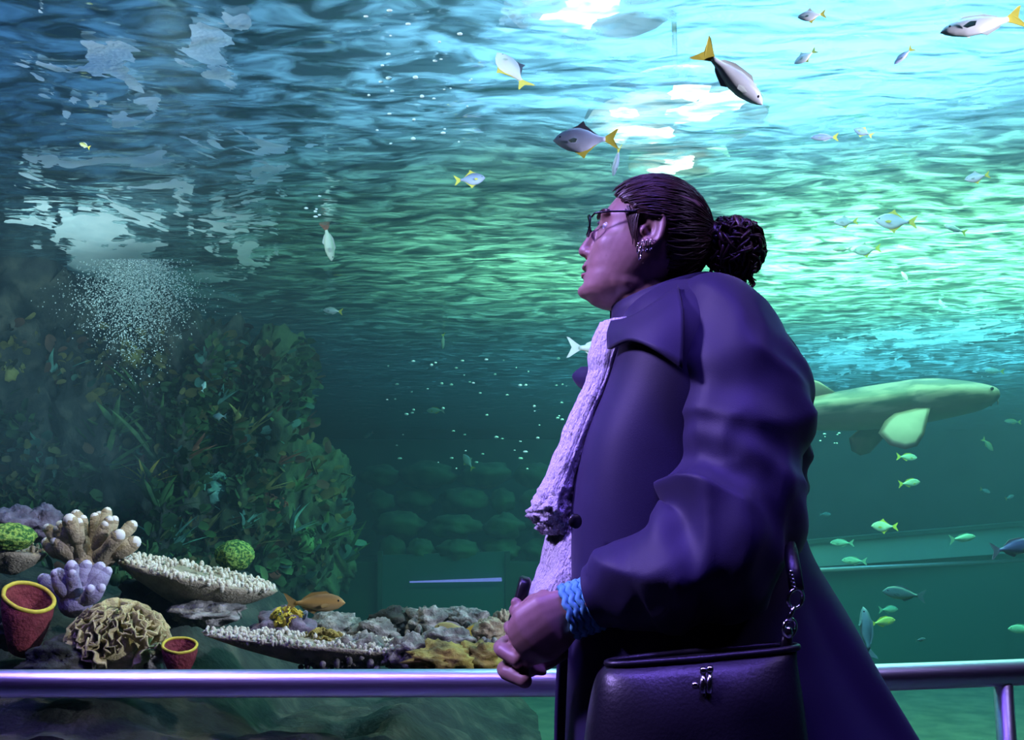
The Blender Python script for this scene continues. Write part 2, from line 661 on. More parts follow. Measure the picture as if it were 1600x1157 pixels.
# neck
bm_.tube([H(0, -30, 0), H(2, -80, 0), at(1035, 500, YC), at(1070, 560, YC)], [58 * PX, 56 * PX, 62 * PX, 78 * PX], 20)
bm_.ball(H(42, -104, 0), 42 * PX, 34 * PX, 18 * PX, rot=HROT)


def px_ring(py, xl, xr, hw, yc, n=32, e=2.4):
    """Horizontal superellipse ring whose extremes show at xl and xr at height py."""
    l, r = at(xl, py, yc), at(xr, py, yc)
    cx, rx, z = (l.x + r.x) / 2, (r.x - l.x) / 2, l.z
    out = []
    for k in range(n):
        t = 2 * math.pi * k / n
        c, s = math.cos(t), math.sin(t)
        out.append(Vector((cx + rx * math.copysign(abs(c) ** (2 / e), c), yc + hw * math.copysign(abs(s) ** (2 / e), s), z)))
    return out


bm_.loft([px_ring(500, 1000, 1110, 0.07, YC), px_ring(540, 985, 1160, 0.14, YC), px_ring(620, 955, 1200, 0.17, YC), px_ring(760, 920, 1200, 0.17, YC),
          px_ring(900, 910, 1200, 0.165, YC), px_ring(1060, 920, 1230, 0.18, YC), px_ring(1180, 930, 1230, 0.17, YC)])
for s in (-1, 1):
    hip = Vector((0.36, YC + s * 0.09, 0.80))
    bm_.tube([hip, Vector((0.34, YC + s * 0.10, 0.46)), Vector((0.36, YC + s * 0.10, 0.09))], [0.095, 0.06, 0.045], 14)
    bm_.ball((0.30, YC + s * 0.10, 0.05), 0.10, 0.04, 0.035)
# arms
bm_.tube([at(1120, 520, 1.56), at(1150, 680, 1.51), at(1110, 850, 1.46), at(1000, 905, 1.47), at(925, 945, 1.50), at(890, 955, 1.515)],
         [0.06, 0.055, 0.05, 0.042, 0.031, 0.030], 14)
bm_.tube([at(1120, 520, 1.82), at(1150, 680, 1.88), at(1110, 850, 1.88), at(1000, 930, 1.82), at(900, 985, 1.70), at(862, 1000, 1.63)],
         [0.06, 0.055, 0.05, 0.042, 0.031, 0.028], 14)


def finger(pts, r0, r1):
    n = len(pts)
    bm_.tube(pts, [r0 + (r1 - r0) * i / (n - 1) for i in range(n)], 10)
    bm_.ball(pts[-1], r1 * 1.02, nu=10, nv=6)
    bm_.ball(pts[1], r0 * 1.08, nu=10, nv=6)


P1 = 1.53 / 1600
# near (left) hand: back of the hand to the camera, fingers closing round the other hand
bm_.tube([at(905, 950, 1.508), at(888, 957, 1.505), at(862, 972, 1.503), at(838, 990, 1.510), at(822, 1002, 1.522)],
         [30 * P1, 37 * P1, 47 * P1, 49 * P1, 40 * P1], 18, squash=(Vector((0, 1, 0)), 0.50))
for (kx, ky, mx_, my_, ex, ey, r) in ((824, 966, 812, 978, 838, 992, 10.5), (815, 988, 804, 1002, 832, 1014, 11), (816, 1012, 808, 1026, 836, 1034, 10.5), (826, 1034, 822, 1046, 848, 1050, 9)):
    finger([at(kx + 10, ky - 3, 1.515), at(kx, ky, 1.515), at(mx_, my_, 1.545), at((mx_ + ex) / 2, (my_ + ey) / 2, 1.572), at(ex, ey, 1.580)], r * P1, r * 0.82 * P1)
finger([at(872, 942, 1.512), at(850, 934, 1.512), at(832, 938, 1.525), at(818, 950, 1.540)], 12 * P1, 9 * P1)
# far (right) hand: under the near one, its fingers coming round at the front
bm_.tube([at(880, 1000, 1.63), at(850, 1008, 1.605), at(820, 1015, 1.595), at(798, 1018, 1.59)], [30 * P1, 40 * P1, 46 * P1, 40 * P1], 16, squash=(Vector((0, 1, 0)), 0.5))
for (kx, ky, tx, ty, r) in ((808, 952, 806, 962, 11), (800, 978, 800, 990, 11.5), (786, 1010, 800, 1028, 13.5), (792, 1044, 812, 1060, 14)):
    finger([at(kx + 20, ky - 2, 1.595), at(kx + 4, ky - 2, 1.59), at(kx - 4, ky + 2, 1.568), at(kx - 1, ky + 7, 1.540), at(tx + 8, ty + 4, 1.520)], r * P1, r * 0.85 * P1)
finger([at(850, 985, 1.60), at(838, 955, 1.585), at(818, 938, 1.565), at(806, 942, 1.55)], 11 * P1, 9 * P1)

body = bm_.build('body', m_skin)
remeshed(body, 0.0030, smooth=5, factor=0.5)
# eye sockets, mouth line, ear hollow pressed into the surface
a_ = coords(body.data)
n_ = normals(body.data)


def press(center, rad, depth, stretch=(1, 1, 1)):
    d = a_ - np.array(center)
    loc = np.stack([d @ np.array(HF), d @ np.array(HS), d @ np.array(HU)], 1) / (np.array(rad) * PX)
    wgt = np.exp(-(loc ** 2).sum(1) * 1.6)
    a_[:] -= n_ * (wgt * depth * PX)[:, None]


for s in (-1, 1):
    press(H(70, 6, s * 36), (16, 18, 10), 4)
    press(H(-5, -3, s * 81), (7, 10, 13), 5)
    press(H(68, -22, s * 46), (30, 26, 24), -6)
    press(H(94, -44, s * 7), (6, 5, 3), 4)
press(H(94, -66.5, 0), (10, 22, 2.6), 4.5)
press(H(93, -86, 0), (9, 18, 5), 3)
set_coords(body.data, a_)
child(body)

for s in (-1, 1):
    e_ = MB()
    e_.ball(H(62.5, 4, s * 31), 9.5 * PX, nu=16, nv=10)
    eo = child(e_.build('eye', m_white))
    i_ = MB()
    i_.ball(H(68.5, 5.5, s * 30.5), 4.6 * PX, 4.6 * PX, 4.6 * PX, nu=12, nv=8)
    io = i_.build('iris', m_iris)
    io.parent = eo
    io.matrix_parent_inverse = Matrix.Translation(-PB)
    lp = []
    for k in range(9):
        t = k / 8
        lp.append(H(82 - 18 * t * t, 21 + 7 * math.sin(t * 2.4), s * (12 + 38 * t)))
    br = MB()
    br.tube(lp, [2.2 * PX] + [3.4 * PX] * 6 + [2.5 * PX, 1.2 * PX], 8)
    child(br.build('eyebrow', m_hair))

# lips: a thin darker skin over the mouth
m_lip = pmat('lips', (0.42, 0.17, 0.17), 0.4)
lb = MB()
lb.ball(H(88.5, -59.5, 0), 7.6 * PX, 20 * PX, 4.0 * PX, rot=HROT)
lb.ball(H(87.6, -73, 0), 8.0 * PX, 17 * PX, 4.6 * PX, rot=HROT)
child(lb.build('lips', m_lip))

# ---- hair: scalp cap, combed strands, curly bun
HC = (-8.0, 11.0, 0.0)
HR = (93.0, 94.0, 86.0)


def on_skull(a, b, s, k=1.0):
    va, vb, vs_ = a - HC[0], b - HC[1], s - HC[2]
    L_ = math.sqrt((va / HR[0]) ** 2 + (vb / HR[1]) ** 2 + (vs_ / HR[2]) ** 2)
    return (HC[0] + va / L_ * k, HC[1] + vb / L_ * k, HC[2] + vs_ / L_ * k)


def hairline(b):
    tab = [(-90, -45), (-50, -38), (-20, -30), (4, -27), (14, -20), (17, 16), (26, 30), (38, 46), (50, 58), (60, 64), (75, 60), (100, 60), (120, 60)]
    for (b0, a0), (b1, a1) in zip(tab, tab[1:]):
        if b0 <= b <= b1:
            return a0 + (a1 - a0) * (b - b0) / (b1 - b0)
    return tab[0][1]


cap = MB()
NU, NV = 64, 40
vv, ok = [], []
for j in range(NV + 1):
    th = math.pi * j / NV
    for i in range(NU):
        ph = 2 * math.pi * i / NU
        p = (HC[0] + HR[0] * math.sin(th) * math.cos(ph), HC[1] + HR[1] * math.cos(th), HC[2] + HR[2] * math.sin(th) * math.sin(ph))
        ok.append(p[0] < hairline(p[1]) + 1 and p[1] > -78)
        vv.append(H(*p))
ff = []
for j in range(NV):
    for i in range(NU):
        q = (j * NU + i, j * NU + (i + 1) % NU, (j + 1) * NU + (i + 1) % NU, (j + 1) * NU + i)
        if all(ok[t] for t in q):
            ff.append(q)
cap.add(vv, ff)
hair = cap.build('hair', m_hair)
baked(hair, [('SOLIDIFY', dict(thickness=0.006, offset=-1.0))])
child(hair)

rnd = random.Random(11)
st = MB()
BUN = (-138.0, 10.0, 0.0)
BASE = (-96.0, 22.0)
for n in range(1000):
    while True:
        z_ = rnd.uniform(-1, 1)
        ph = rnd.uniform(0, 2 * math.pi)
        q_ = math.sqrt(1 - z_ * z_)
        a0, b0, s0 = HC[0] + HR[0] * q_ * math.cos(ph), HC[1] + HR[1] * z_, HC[2] + HR[2] * q_ * math.sin(ph)
        gap = hairline(b0) - a0
        if gap < 0 or b0 < -72 or a0 < -80:
            continue
        if gap < 9 or rnd.random() < 0.22:
            break
    e = (BASE[0] + rnd.uniform(-6, 6), BASE[1] + rnd.uniform(-16, 18), rnd.uniform(-18, 18))
    pts = []
    lift = rnd.uniform(1.0, 1.035)
    wob = rnd.uniform(0, 6)
    for k in range(12):
        t = k / 11
        a = a0 + (e[0] - a0) * t
        b = b0 + (e[1] - b0) * (t ** 1.3) + 1.6 * math.sin(wob + 9 * t)
        s = s0 * (1 - t) + e[2] * t
        p = on_skull(a, b, s if abs(s) > 1e-3 else 1e-3, lift if t < 0.93 else lift + 0.02)
        pts.append(H(*p))
    r = rnd.uniform(0.9, 2.0) * PX
    st.tube(pts, [r * 0.4] + [r] * 9 + [r * 0.9, r * 0.6], 5, cap=False)
for n in range(70):                                     # wisps at the temple, in front of the ear
    side = rnd.choice((1, 1, -1))
    a0, b0 = rnd.uniform(8, 30), rnd.uniform(20, 30)
    a1, b1 = rnd.uniform(7, 15), rnd.uniform(-34, -8)
    pts = []
    for k in range(9):
        t = k / 8
        p = on_skull(a0 + (a1 - a0) * t ** 0.7, b0 + (b1 - b0) * t, side * 60, 1.0)
        w_ = slice_at(p[1])[2] + 3.0
        pts.append(H(p[0], b0 + (b1 - b0) * t, side * (w_ * math.sqrt(max(0.1, 1 - ((p[0] + 8) / 92) ** 2)) * 1.015)))
    r = rnd.uniform(0.8, 1.6) * PX
    st.tube(pts, [r] * 6 + [r * 0.8, r * 0.5, r * 0.2], 5, cap=False)
so = st.build('strands', m_hair)
so['kind'] = 'stuff'
child(so)

bun = MB()
bun.ball(H(*BUN), 38 * PX, 34 * PX, 42 * PX, 20, 14, rot=HROT)
bun.tube([H(-88, 24, 0), H(-104, 20, 0), H(-120, 16, 0)], [26 * PX, 25 * PX, 30 * PX], 14)
for n in range(150):
    th, ph = math.acos(rnd.uniform(-1, 1)), rnd.uniform(0, 2 * math.pi)
    c = Vector((math.sin(th) * math.cos(ph), math.sin(th) * math.sin(ph), math.cos(th)))
    ax = c.cross(Vector((rnd.gauss(0, 1), rnd.gauss(0, 1), rnd.gauss(0, 1)))).normalized()
    pts = []
    turns = rnd.uniform(0.8, 1.8)
    hr = rnd.uniform(5, 10)
    for k in range(15):
        t = k / 14
        d = Matrix.Rotation(t * 1.5, 3, ax) @ c
        rr = 45 + rnd.uniform(-1, 1) + hr * 0.8 * math.sin(turns * 6.28 * t)
        tw = ax * hr * math.cos(turns * 6.28 * t)
        pts.append(H(BUN[0] + d.x * rr * 0.95 + tw.x, BUN[1] + d.z * rr * 1.02 + tw.z - 4, BUN[2] + d.y * rr * 0.85 + tw.y))
    r = rnd.uniform(1.6, 3.6) * PX
    bun.tube(pts, [r * 0.4] + [r] * 12 + [r * 0.7, r * 0.3], 6, cap=False)
for n in range(46):                                     # loose curls hanging from the bun
    x0 = BUN[0] - rnd.uniform(-28, 34)
    pts = []
    ln = rnd.uniform(22, 48)
    sway = rnd.uniform(-10, 6)
    ph = rnd.uniform(0, 6)
    for k in range(12):
        t = k / 11
        pts.append(H(x0 + sway * t + 4 * math.sin(ph + 8 * t), BUN[1] - 26 - ln * t, rnd.choice((1,)) * (8 * math.cos(ph + 8 * t) + rnd.uniform(-1, 1)) + (n % 5 - 2) * 8))
    r = rnd.uniform(1.2, 2.6) * PX
    bun.tube(pts, [r] * 9 + [r * 0.7, r * 0.5, r * 0.2], 5, cap=False)
bo = bun.build('hair_bun', m_hair)
bo['label'] = 'curly dark bun'
child(bo)
tie = MB()
tp = [H(-108 - 3 * math.sin(2 * t), 20 + 30 * math.cos(t), 28 * math.sin(t)) for t in np.linspace(0, 2 * math.pi, 25)]
for k in range(24):
    tie.ball(tp[k], 5.0 * PX, nu=8, nv=6)
to = child(tie.build('hair_tie', m_black))

# ---- spectacles
gl = MB()
lens = MB()
for s in (-1, 1):
    rim = []
    for k in range(25):
        t = 2 * math.pi * k / 24
        ca, sa = math.cos(t), math.sin(t)
        rim.append(H(97 - 4 * abs(ca) - 5 * (s * 0 + ca * 0.5 + 0.5) * 0.6 + 5 * sa * 0.3, 1 + 15 * math.copysign(abs(sa) ** 0.8, sa), s * (33 + 24 * math.copysign(abs(ca) ** 0.8, ca))))
    gl.tube(rim, 1.5 * PX, 6, cap=False)
    lens.add([p for p in rim[:-1]], [tuple(range(24))])
    gl.tube([H(89, 9, s * 57), H(84, 14, s * 64), H(60, 17, s * 73), H(25, 20, s * 79), H(2, 26, s * 83), H(-10, 22, s * 84)], 1.7 * PX, 6)
gl.tube([H(95, 6, -9), H(97, 9, 0), H(95, 6, 9)], 1.4 * PX, 6)
go = child(gl.build('spectacles', m_frame))
lo = lens.build('lens', m_lens, smooth=False)
lo.parent = go
lo.matrix_parent_inverse = Matrix.Translation(-PB)

# ---- earrings: stacked small silver hoops
for i, (a, b, r) in enumerate(((2, -32, 10), (-4, -30, 10), (-10, -28, 9.5), (8, -36, 9), (4, -44, 11))):
    hp = MB()
    hp.tube([H(a + 1.5 * math.sin(t), b - 2 + r * math.cos(t), 86 + r * 0.6 * math.sin(t)) for t in np.linspace(0, 2 * math.pi, 21)], 1.1 * PX, 6, cap=False)
    child(hp.build('earring', m_chrome))

# ---- coat
def lerp_rows(rows, n):
    """Resample a table of tuples (first column monotonic) to n rows by Catmull-Rom."""
    out = []
    m = len(rows)
    for k in range(n):
        t = k / (n - 1) * (m - 1)
        i = min(int(t), m - 2)
        f = t - i
        p0, p1, p2, p3 = rows[max(i - 1, 0)], rows[i], rows[i + 1], rows[min(i + 2, m - 1)]
        out.append(tuple(0.5 * (2 * b_ + (c_ - a__) * f + (2 * a__ - 5 * b_ + 4 * c_ - d_) * f * f + (-a__ + 3 * b_ - 3 * c_ + d_) * f ** 3) for a__, b_, c_, d_ in zip(p0, p1, p2, p3)))
    return out


COAT = [(452, 1030, 1110, 0.07, 0.02), (472, 1000, 1140, 0.12, 0.03), (500, 972, 1172, 0.165, 0.05), (550, 958, 1205, 0.195, 0.07), (620, 938, 1228, 0.205, 0.075), (700, 908, 1236, 0.205, 0.075),
        (780, 890, 1232, 0.205, 0.075), (850, 882, 1246, 0.205, 0.08), (920, 880, 1282, 0.21, 0.085), (1000, 878, 1328, 0.22, 0.09), (1066, 876, 1366, 0.235, 0.095),
        (1157, 872, 1412, 0.25, 0.10), (1280, 866, 1466, 0.27, 0.11), (1420, 860, 1520, 0.285, 0.12)]
rows = lerp_rows(COAT, 110)
grid = []
NA = 120
for ri, (py, xl, xr, hw, op) in enumerate(rows):
    l, r_ = at(xl, py, YC), at(xr, py, YC)
    cx, rx, z = (l.x + r_.x) / 2, (r_.x - l.x) / 2, l.z
    row = []
    # start angle so that the front opening is op half-wide
    t0 = math.asin(min(0.95, op / hw) ** (3.2 / 2))
    for k in range(NA):
        t = math.pi - t0 - (2 * math.pi - 2 * t0) * k / (NA - 1)
        t = -t
        c, s = math.cos(t), math.sin(t)
        e = 2 / 3.2 if c < 0 else 2 / 2.3
        x = cx + rx * math.copysign(abs(c) ** e, c)
        y = YC + hw * math.copysign(abs(s) ** e, s)
        # hanging folds growing towards the hem, at the back
        low = max(0.0, (py - 800) / 500.0)
        fold = 0.020 * low * math.sin(t * 9 + 1.5 * noise.noise(Vector((t * 2, py / 160.0, 2)))) * (0.35 + 0.65 * max(0, c))
        fold += 0.007 * noise.noise(Vector((x * 9, y * 9, z * 5)))
        x += c * fold
        y += s * fold
        row.append(Vector((x, y, z)))
    grid.append(row)
cb = MB()
cb.sheet(grid)
coat = cb.build('coat', m_coat)
bm = bmesh.new()
bm.from_mesh(coat.data)
bm.normal_update()
bm.to_mesh(coat.data)
bm.free()
baked(coat, [('SOLIDIFY', dict(thickness=0.008, offset=0.0))])
child(coat)

SLEEVE = [(1082, 462, 1.620, 22, 0.030), (1100, 474, 1.600, 42, 0.060), (1126, 500, 1.570, 68, 0.088), (1146, 545, 1.545, 93, 0.100), (1157, 605, 1.525, 103, 0.108), (1158, 675, 1.505, 104, 0.108), (1150, 745, 1.485, 102, 0.104),
          (1138, 806, 1.465, 106, 0.100), (1106, 858, 1.450, 104, 0.096), (1056, 888, 1.455, 92, 0.086), (1008, 903, 1.470, 75, 0.074), (970, 917, 1.482, 62, 0.062), (946, 927, 1.492, 53, 0.053), (932, 932, 1.498, 49, 0.049)]


def sleeve(table, name, fold_amp=0.016, flip=1):
    rows = lerp_rows(table, 150)
    pts = [at(r[0], r[1], r[2]) for r in rows]
    NS = 72
    g = []
    acc = 0.0
    for i, (p, r) in enumerate(zip(pts, rows)):
        t = (pts[min(i + 1, len(pts) - 1)] - pts[max(i - 1, 0)]).normalized()
        if i:
            acc += (pts[i] - pts[i - 1]).length
        yv = Vector((0, -1, 0))
        yv = (yv - t * yv.dot(t)).normalized()
        inpl = t.cross(yv).normalized()
        rin = r[3] * r[2] / 1600.0
        u = i / (len(pts) - 1)
        ring = []
        for k in range(NS):
            a = 2 * math.pi * k / NS
            ca, sa = math.cos(a), math.sin(a)
            d = inpl * (ca * rin) + yv * (sa * r[4])
            q = p + d
            # draped folds: broad diagonal ridges on the upper arm, bunched at the elbow, long towards the cuff
            n1 = noise.noise(Vector((q.x * 7 + q.z * 9, q.y * 5, q.z * 3 - q.x * 4 + 3.0)))
            n2 = noise.noise(Vector((q.x * 16 - q.z * 9, q.y * 8, q.z * 5 + q.x * 13)))
            ridge = (0.55 - abs(n1) * 2.0)
            ridge2 = (0.55 - abs(n2) * 2.0)
            wgt = min(1.0, max(0.0, (u - 0.10) * 5)) * (1.0 if u < 0.9 else (1 - u) * 10)
            elbow = math.exp(-((u - 0.58) / 0.16) ** 2)
            arm = math.exp(-((u - 0.34) / 0.10) ** 2) * max(0.0, -ca * flip)
            h = fold_amp * wgt * (0.9 * ridge + 0.45 * ridge2 * (0.5 + elbow) + 0.9 * elbow * math.sin(acc * 75 + ca * 2.5 + 2 * n1) * 0.55 + 0.6 * arm * math.sin(acc * 70 + sa * 3))
            ring.append(q + d.normalized() * h)
        g.append(ring)
    mb = MB()
    mb.loft(g, cap=False)
    # turned-in cuff
    inner = [[g[-1][k] * 0.88 + pts[-1] * 0.12 for k in range(NS)], [g[-8][k] * 0.85 + pts[-8] * 0.15 for k in range(NS)]]
    mb.loft([g[-1]] + inner, cap=False)
    return child(mb.build(name, m_coat))


sleeve(SLEEVE, 'sleeve')
FAR = [(r[0], r[1] + 8, YC + (YC - r[2]) * (1.0 if i < 9 else 0.55) + (0.05 if i > 10 else 0), r[3], r[4]) for i, r in enumerate(SLEEVE)]
FAR[-1] = (905, 985, 1.71, 44, 0.045)
FAR[-2] = (925, 975, 1.73, 48, 0.05)
FAR[-3] = (965, 955, 1.765, 56, 0.058)
sleeve(FAR, 'sleeve', flip=-1)


def flap(rows_px, name, mat, thick=0.006, n=16, m=10, bulge=0.0):
    """Curved cloth sheet through rows of (px, py, Y)."""
    rr = []
    rws = [[at(*p) for p in r] for r in rows_px]
    cols = []
    for r in rws:
        cols.append(lerp_rows([tuple(p) for p in r], n))
    for k in range(m):
        t = k / (m - 1)
        line = []
        for c in range(n):
            q = lerp_rows([cols[i][c] for i in range(len(cols))], m)[k]
            line.append(Vector(q))
        rr.append(line)
    mb = MB()
    mb.sheet(rr)
    o = mb.build(name, mat)
    baked(o, [('SOLIDIFY', dict(thickness=thick, offset=0.0))])
    return child(o)


# standing collar round the neck
cr = []
for j, (dz, grow) in enumerate(((0, 1.06), (0.33, 1.02), (0.66, 1.0), (1.0, 1.0))):
    row = []
    for k in range(49):
        t = math.pi - R(8) - (2 * math.pi - R(16)) * k / 48
        c, s = math.cos(t), math.sin(t)
        pxx = 1032 + 76 * grow * c
        pyy = 508 - 50 * dz + 26 * (-c) * (0.4 + 0.6 * dz) - 26 * dz * 0.3 + 6
        p = at(pxx, pyy, YC)
        row.append(Vector((p.x, YC - 0.083 * grow * s, p.z)))
    cr.append(row)
cmb = MB()
cmb.sheet(cr)
co = cmb.build('collar', m_coat)
baked(co, [('SOLIDIFY', dict(thickness=0.006, offset=0.0))])
child(co)
# near lapel folded over the shoulder, far lapel
flap([[(957, 503, 1.600), (985, 497, 1.545), (1024, 474, 1.520), (1060, 448, 1.530)],
      [(951, 522, 1.585), (985, 515, 1.515), (1026, 505, 1.480), (1068, 492, 1.470)],
      [(952, 546, 1.575), (984, 532, 1.500), (1022, 546, 1.455), (1066, 576, 1.440)]], 'lapel', m_coat, 0.007)
flap([[(945, 560, 1.74), (925, 573, 1.77), (910, 575, 1.80)],
      [(945, 590, 1.73), (915, 590, 1.77), (896, 588, 1.81)],
      [(945, 620, 1.73), (922, 612, 1.77), (906, 604, 1.80)]], 'lapel', m_coat)
# front placket edge and buttons
for (bx, by, by_y) in ((899, 815, 1.488),):
    p = at(bx, by, by_y)
    b_ = MB()
    b_.ball(p, 0.011, 0.005, 0.011, rot=Matrix.Rotation(R(25), 3, 'Z'))
    child(b_.build('button', m_black))

# ---- white knit top and scarf
TOP = [(500, 985, 1080, 0.07), (560, 962, 1120, 0.10), (640, 925, 1150, 0.13), (720, 893, 1150, 0.14), (800, 868, 1150, 0.145), (850, 852, 1150, 0.15), (885, 843, 1150, 0.15),
       (915, 832, 1150, 0.155), (932, 826, 1150, 0.16), (944, 832, 1150, 0.155)]
tr = []
for ri, (py, xl, xr, hw) in enumerate(lerp_rows(TOP, 90)):
    ring = px_ring(py, xl, xr, hw, YC, 72, 2.2)
    l, r_ = at(xl, py, YC), at(xr, py, YC)
    cx = (l.x + r_.x) / 2
    out2 = []
    for k, q in enumerate(ring):
        d = Vector((q.x - cx, q.y - YC, 0)).normalized()
        ruff = max(0.0, (py - 880) / 60.0)
        h = 0.004 * math.sin(k * 1.2 + 2 * noise.noise(Vector((k * 0.2, py / 30, 0)))) + 0.010 * ruff * math.sin(k * 0.9 + py * 0.05) + 0.005 * noise.noise(q * 30)
        out2.append(q + d * h)
    tr.append(out2)
tmb = MB()
tmb.loft(tr)
child(tmb.build('knit_top', m_knit))

SC = [(505, 985, 48, 0.055), (532, 962, 36, 0.058), (560, 951, 32, 0.060), (585, 945, 26, 0.058), (615, 934, 27, 0.055), (650, 918, 27, 0.055), (700, 898, 26, 0.056), (745, 880, 28, 0.060), (775, 868, 32, 0.066),
      (795, 862, 34, 0.070), (808, 862, 32, 0.068), (822, 868, 27, 0.060), (836, 874, 20, 0.050)]
sr = []
for ri, (py, cxp, hwp, hd) in enumerate(lerp_rows(SC, 130)):
    c0 = at(cxp, py, YC - 0.035)
    ring = []
    hw = hwp * 1.645 / 1600
    for k in range(48):
        t = 2 * math.pi * k / 48
        rough_end = min(1.0, max(0.0, (py - 750) / 40.0))
        q = c0 + Vector((hw * math.cos(t), hd * math.sin(t), 0))
        d = Vector((math.cos(t), math.sin(t), 0))
        h = 0.0022 * math.sin(k * 2.1) + 0.004 * noise.noise(q * 38)
        v = noise.noise(q * 95)
        h += rough_end * (0.010 * v + 0.006 * noise.noise(q * 170))
        ring.append(q + d * h)
    sr.append(ring)
smb = MB()
smb.loft(sr)
child(smb.build('scarf', m_knit))

# ---- trousers and shoes (below the picture)
tz = MB()
tz.loft([px_ring(930, 905, 1210, 0.172, YC), px_ring(1060, 900, 1240, 0.185, YC), px_ring(1200, 915, 1245, 0.180, YC)])
for s in (-1, 1):
    tz.tube([(0.36, YC + s * 0.09, 0.80), (0.345, YC + s * 0.10, 0.46), (0.36, YC + s * 0.10, 0.07)], [0.105, 0.075, 0.065], 18)
child(tz.build('trousers', m_trouser))
for s in (-1, 1):
    sh = MB()
    rr = []
    for k in range(13):
        t = k / 12
        x = 0.46 - 0.27 * t
        hgt = 0.085 * (1 - t) ** 0.6 + 0.045 * math.sin(math.pi * min(1, t * 1.02)) ** 0.5 + 0.012
        wd = 0.034 + 0.014 * math.sin(math.pi * t) - 0.012 * t * t
        rr.append([Vector((x, YC + s * 0.10 + wd * math.cos(a), max(0.004, hgt * (0.5 + 0.5 * math.sin(a))))) for a in np.linspace(0, 2 * math.pi, 16, endpoint=False)])
    sh.loft(rr)
    child(sh.build('shoe', m_black))

# ---- turquoise knitted wristband
wb = MB()
wp = at(911, 949, 1.506)
wd = (at(880, 960, 1.505) - at(945, 938, 1.50)).normalized()
yv = (Vector((0, -1, 0)) - wd * Vector((0, -1, 0)).dot(wd)).normalized()
inpl = wd.cross(yv)
for j in range(5):
    off = (j - 2) * 0.0100
    ring = []
    for k in range(61):
        t = 2 * math.pi * k / 60
        zz = 0.0022 * math.sin(k * 1.5708 * 0.8)
        ring.append(wp + wd * (off + zz) + inpl * (0.0365 * math.cos(t)) + yv * (0.032 * math.sin(t)))
    wb.tube(ring, 0.0052, 6, cap=False)
child(wb.build('wristband', m_turq))['label'] = 'turquoise knitted wristband'

# ---- black shoulder bag (a thing of its own)
bag = empty('shoulder_bag', at(1080, 1200, 1.40))
BB = Vector(bag.location)


def bchild(o, par=None):
    o.parent = par or bag
    o.matrix_parent_inverse = Matrix.Translation(-BB)
    return o


tag(bag, 'black leather shoulder bag with silver ring links at her hip', 'bag')
BAG = [(1016, 1205, 8, 0.020), (1022, 1090, 145, 0.030), (1040, 1082, 152, 0.048), (1080, 1080, 160, 0.065), (1140, 1080, 168, 0.078), (1200, 1080, 172, 0.082), (1260, 1080, 165, 0.075), (1290, 1080, 150, 0.05)]
g = []
for (py, cxp, hwp, hd) in lerp_rows(BAG[1:], 50):
    row = []
    for k in range(64):
        t = 2 * math.pi * k / 64
        c, s = math.cos(t), math.sin(t)
        xx = cxp + hwp * math.copysign(abs(c) ** 0.75, c)
        sag = 26 * (1 - min(1, (py - 1022) / 120.0)) * ((cxp + hwp - xx) / (2 * hwp)) - 14 * (1 - min(1, (py - 1022) / 120.0))
        p = at(xx, py + sag, 1.40)
        h = 0.006 * noise.noise(Vector((p.x * 14, p.z * 14, 4)))
        row.append(Vector((p.x, 1.40 - (hd + h) * math.copysign(abs(s) ** 0.8, s), p.z)))
    g.append(row)
gm = MB()
gm.loft(g)
bchild(gm.build('body', m_black))
pip = MB()
pip.tube([p + Vector((0, -0.002, 0.002)) for p in g[0]] + [g[0][0]], 0.0045, 8, cap=False)
bchild(pip.build('piping', m_black))
s1 = MB()
s1.tube([at(1216, 1020, 1.395), at(1219, 1004, 1.39), at(1221, 992, 1.388)], 0.007, 8, squash=(Vector((0, 1, 0)), 0.4))
bchild(s1.build('strap_tab', m_black))


def ring_link(cx, cy, Y, rx, ry, rot, thick, name):
    mb = MB()
    pts = []
    for k in range(25):
        t = 2 * math.pi * k / 24
        x, y = rx * math.cos(t), ry * math.sin(t)
        pts.append(at(cx + x * math.cos(rot) - y * math.sin(rot), cy + x * math.sin(rot) + y * math.cos(rot), Y + 0.006 * math.cos(t)))
    mb.tube(pts, thick, 8, cap=False)
    return bchild(mb.build(name, m_chrome))


ring_link(1224, 978, 1.388, 9, 14, 0.2, 0.0026, 'ring')
ring_link(1233, 933, 1.388, 11, 15, 0.3, 0.0026, 'ring')
hk = MB()
hk.tube([at(1230, 945, 1.385), at(1226, 958, 1.383), at(1222, 968, 1.385)], [0.0035, 0.003, 0.004], 8)
hk.ball(at(1222, 985, 1.383), 0.006, 0.005, 0.008)
bchild(hk.build('clasp', m_chrome))
ch = MB()
for k in range(5):
    ch.ball(at(1226 + k * 1.3, 893 + k * 6, 1.386), 0.0035, nu=8, nv=6)
bchild(ch.build('chain', m_chrome))
s2 = MB()
s2.tube([at(1235, 918, 1.389), at(1231, 890, 1.40), at(1226, 860, 1.43), at(1215, 820, 1.50), at(1190, 740, 1.56)], 0.010, 8, squash=(Vector((0, 1, 0)), 0.4))
bchild(s2.build('strap', m_black))
zp = MB()
zp.tube([at(1092, 1045, 1.345), at(1091, 1078, 1.335)], 0.0035, 8)
zp.tube([at(1102, 1043, 1.345), at(1101, 1078, 1.335)], 0.0035, 8)
zp.ball(at(1092, 1043, 1.344), 0.005)
zp.ball(at(1102, 1041, 1.344), 0.005)
zp.ball(at(1080, 1065, 1.345), 0.005, 0.004, 0.004)
bchild(zp.build('zip_pull', m_chrome))

bag.location.y -= 0.03

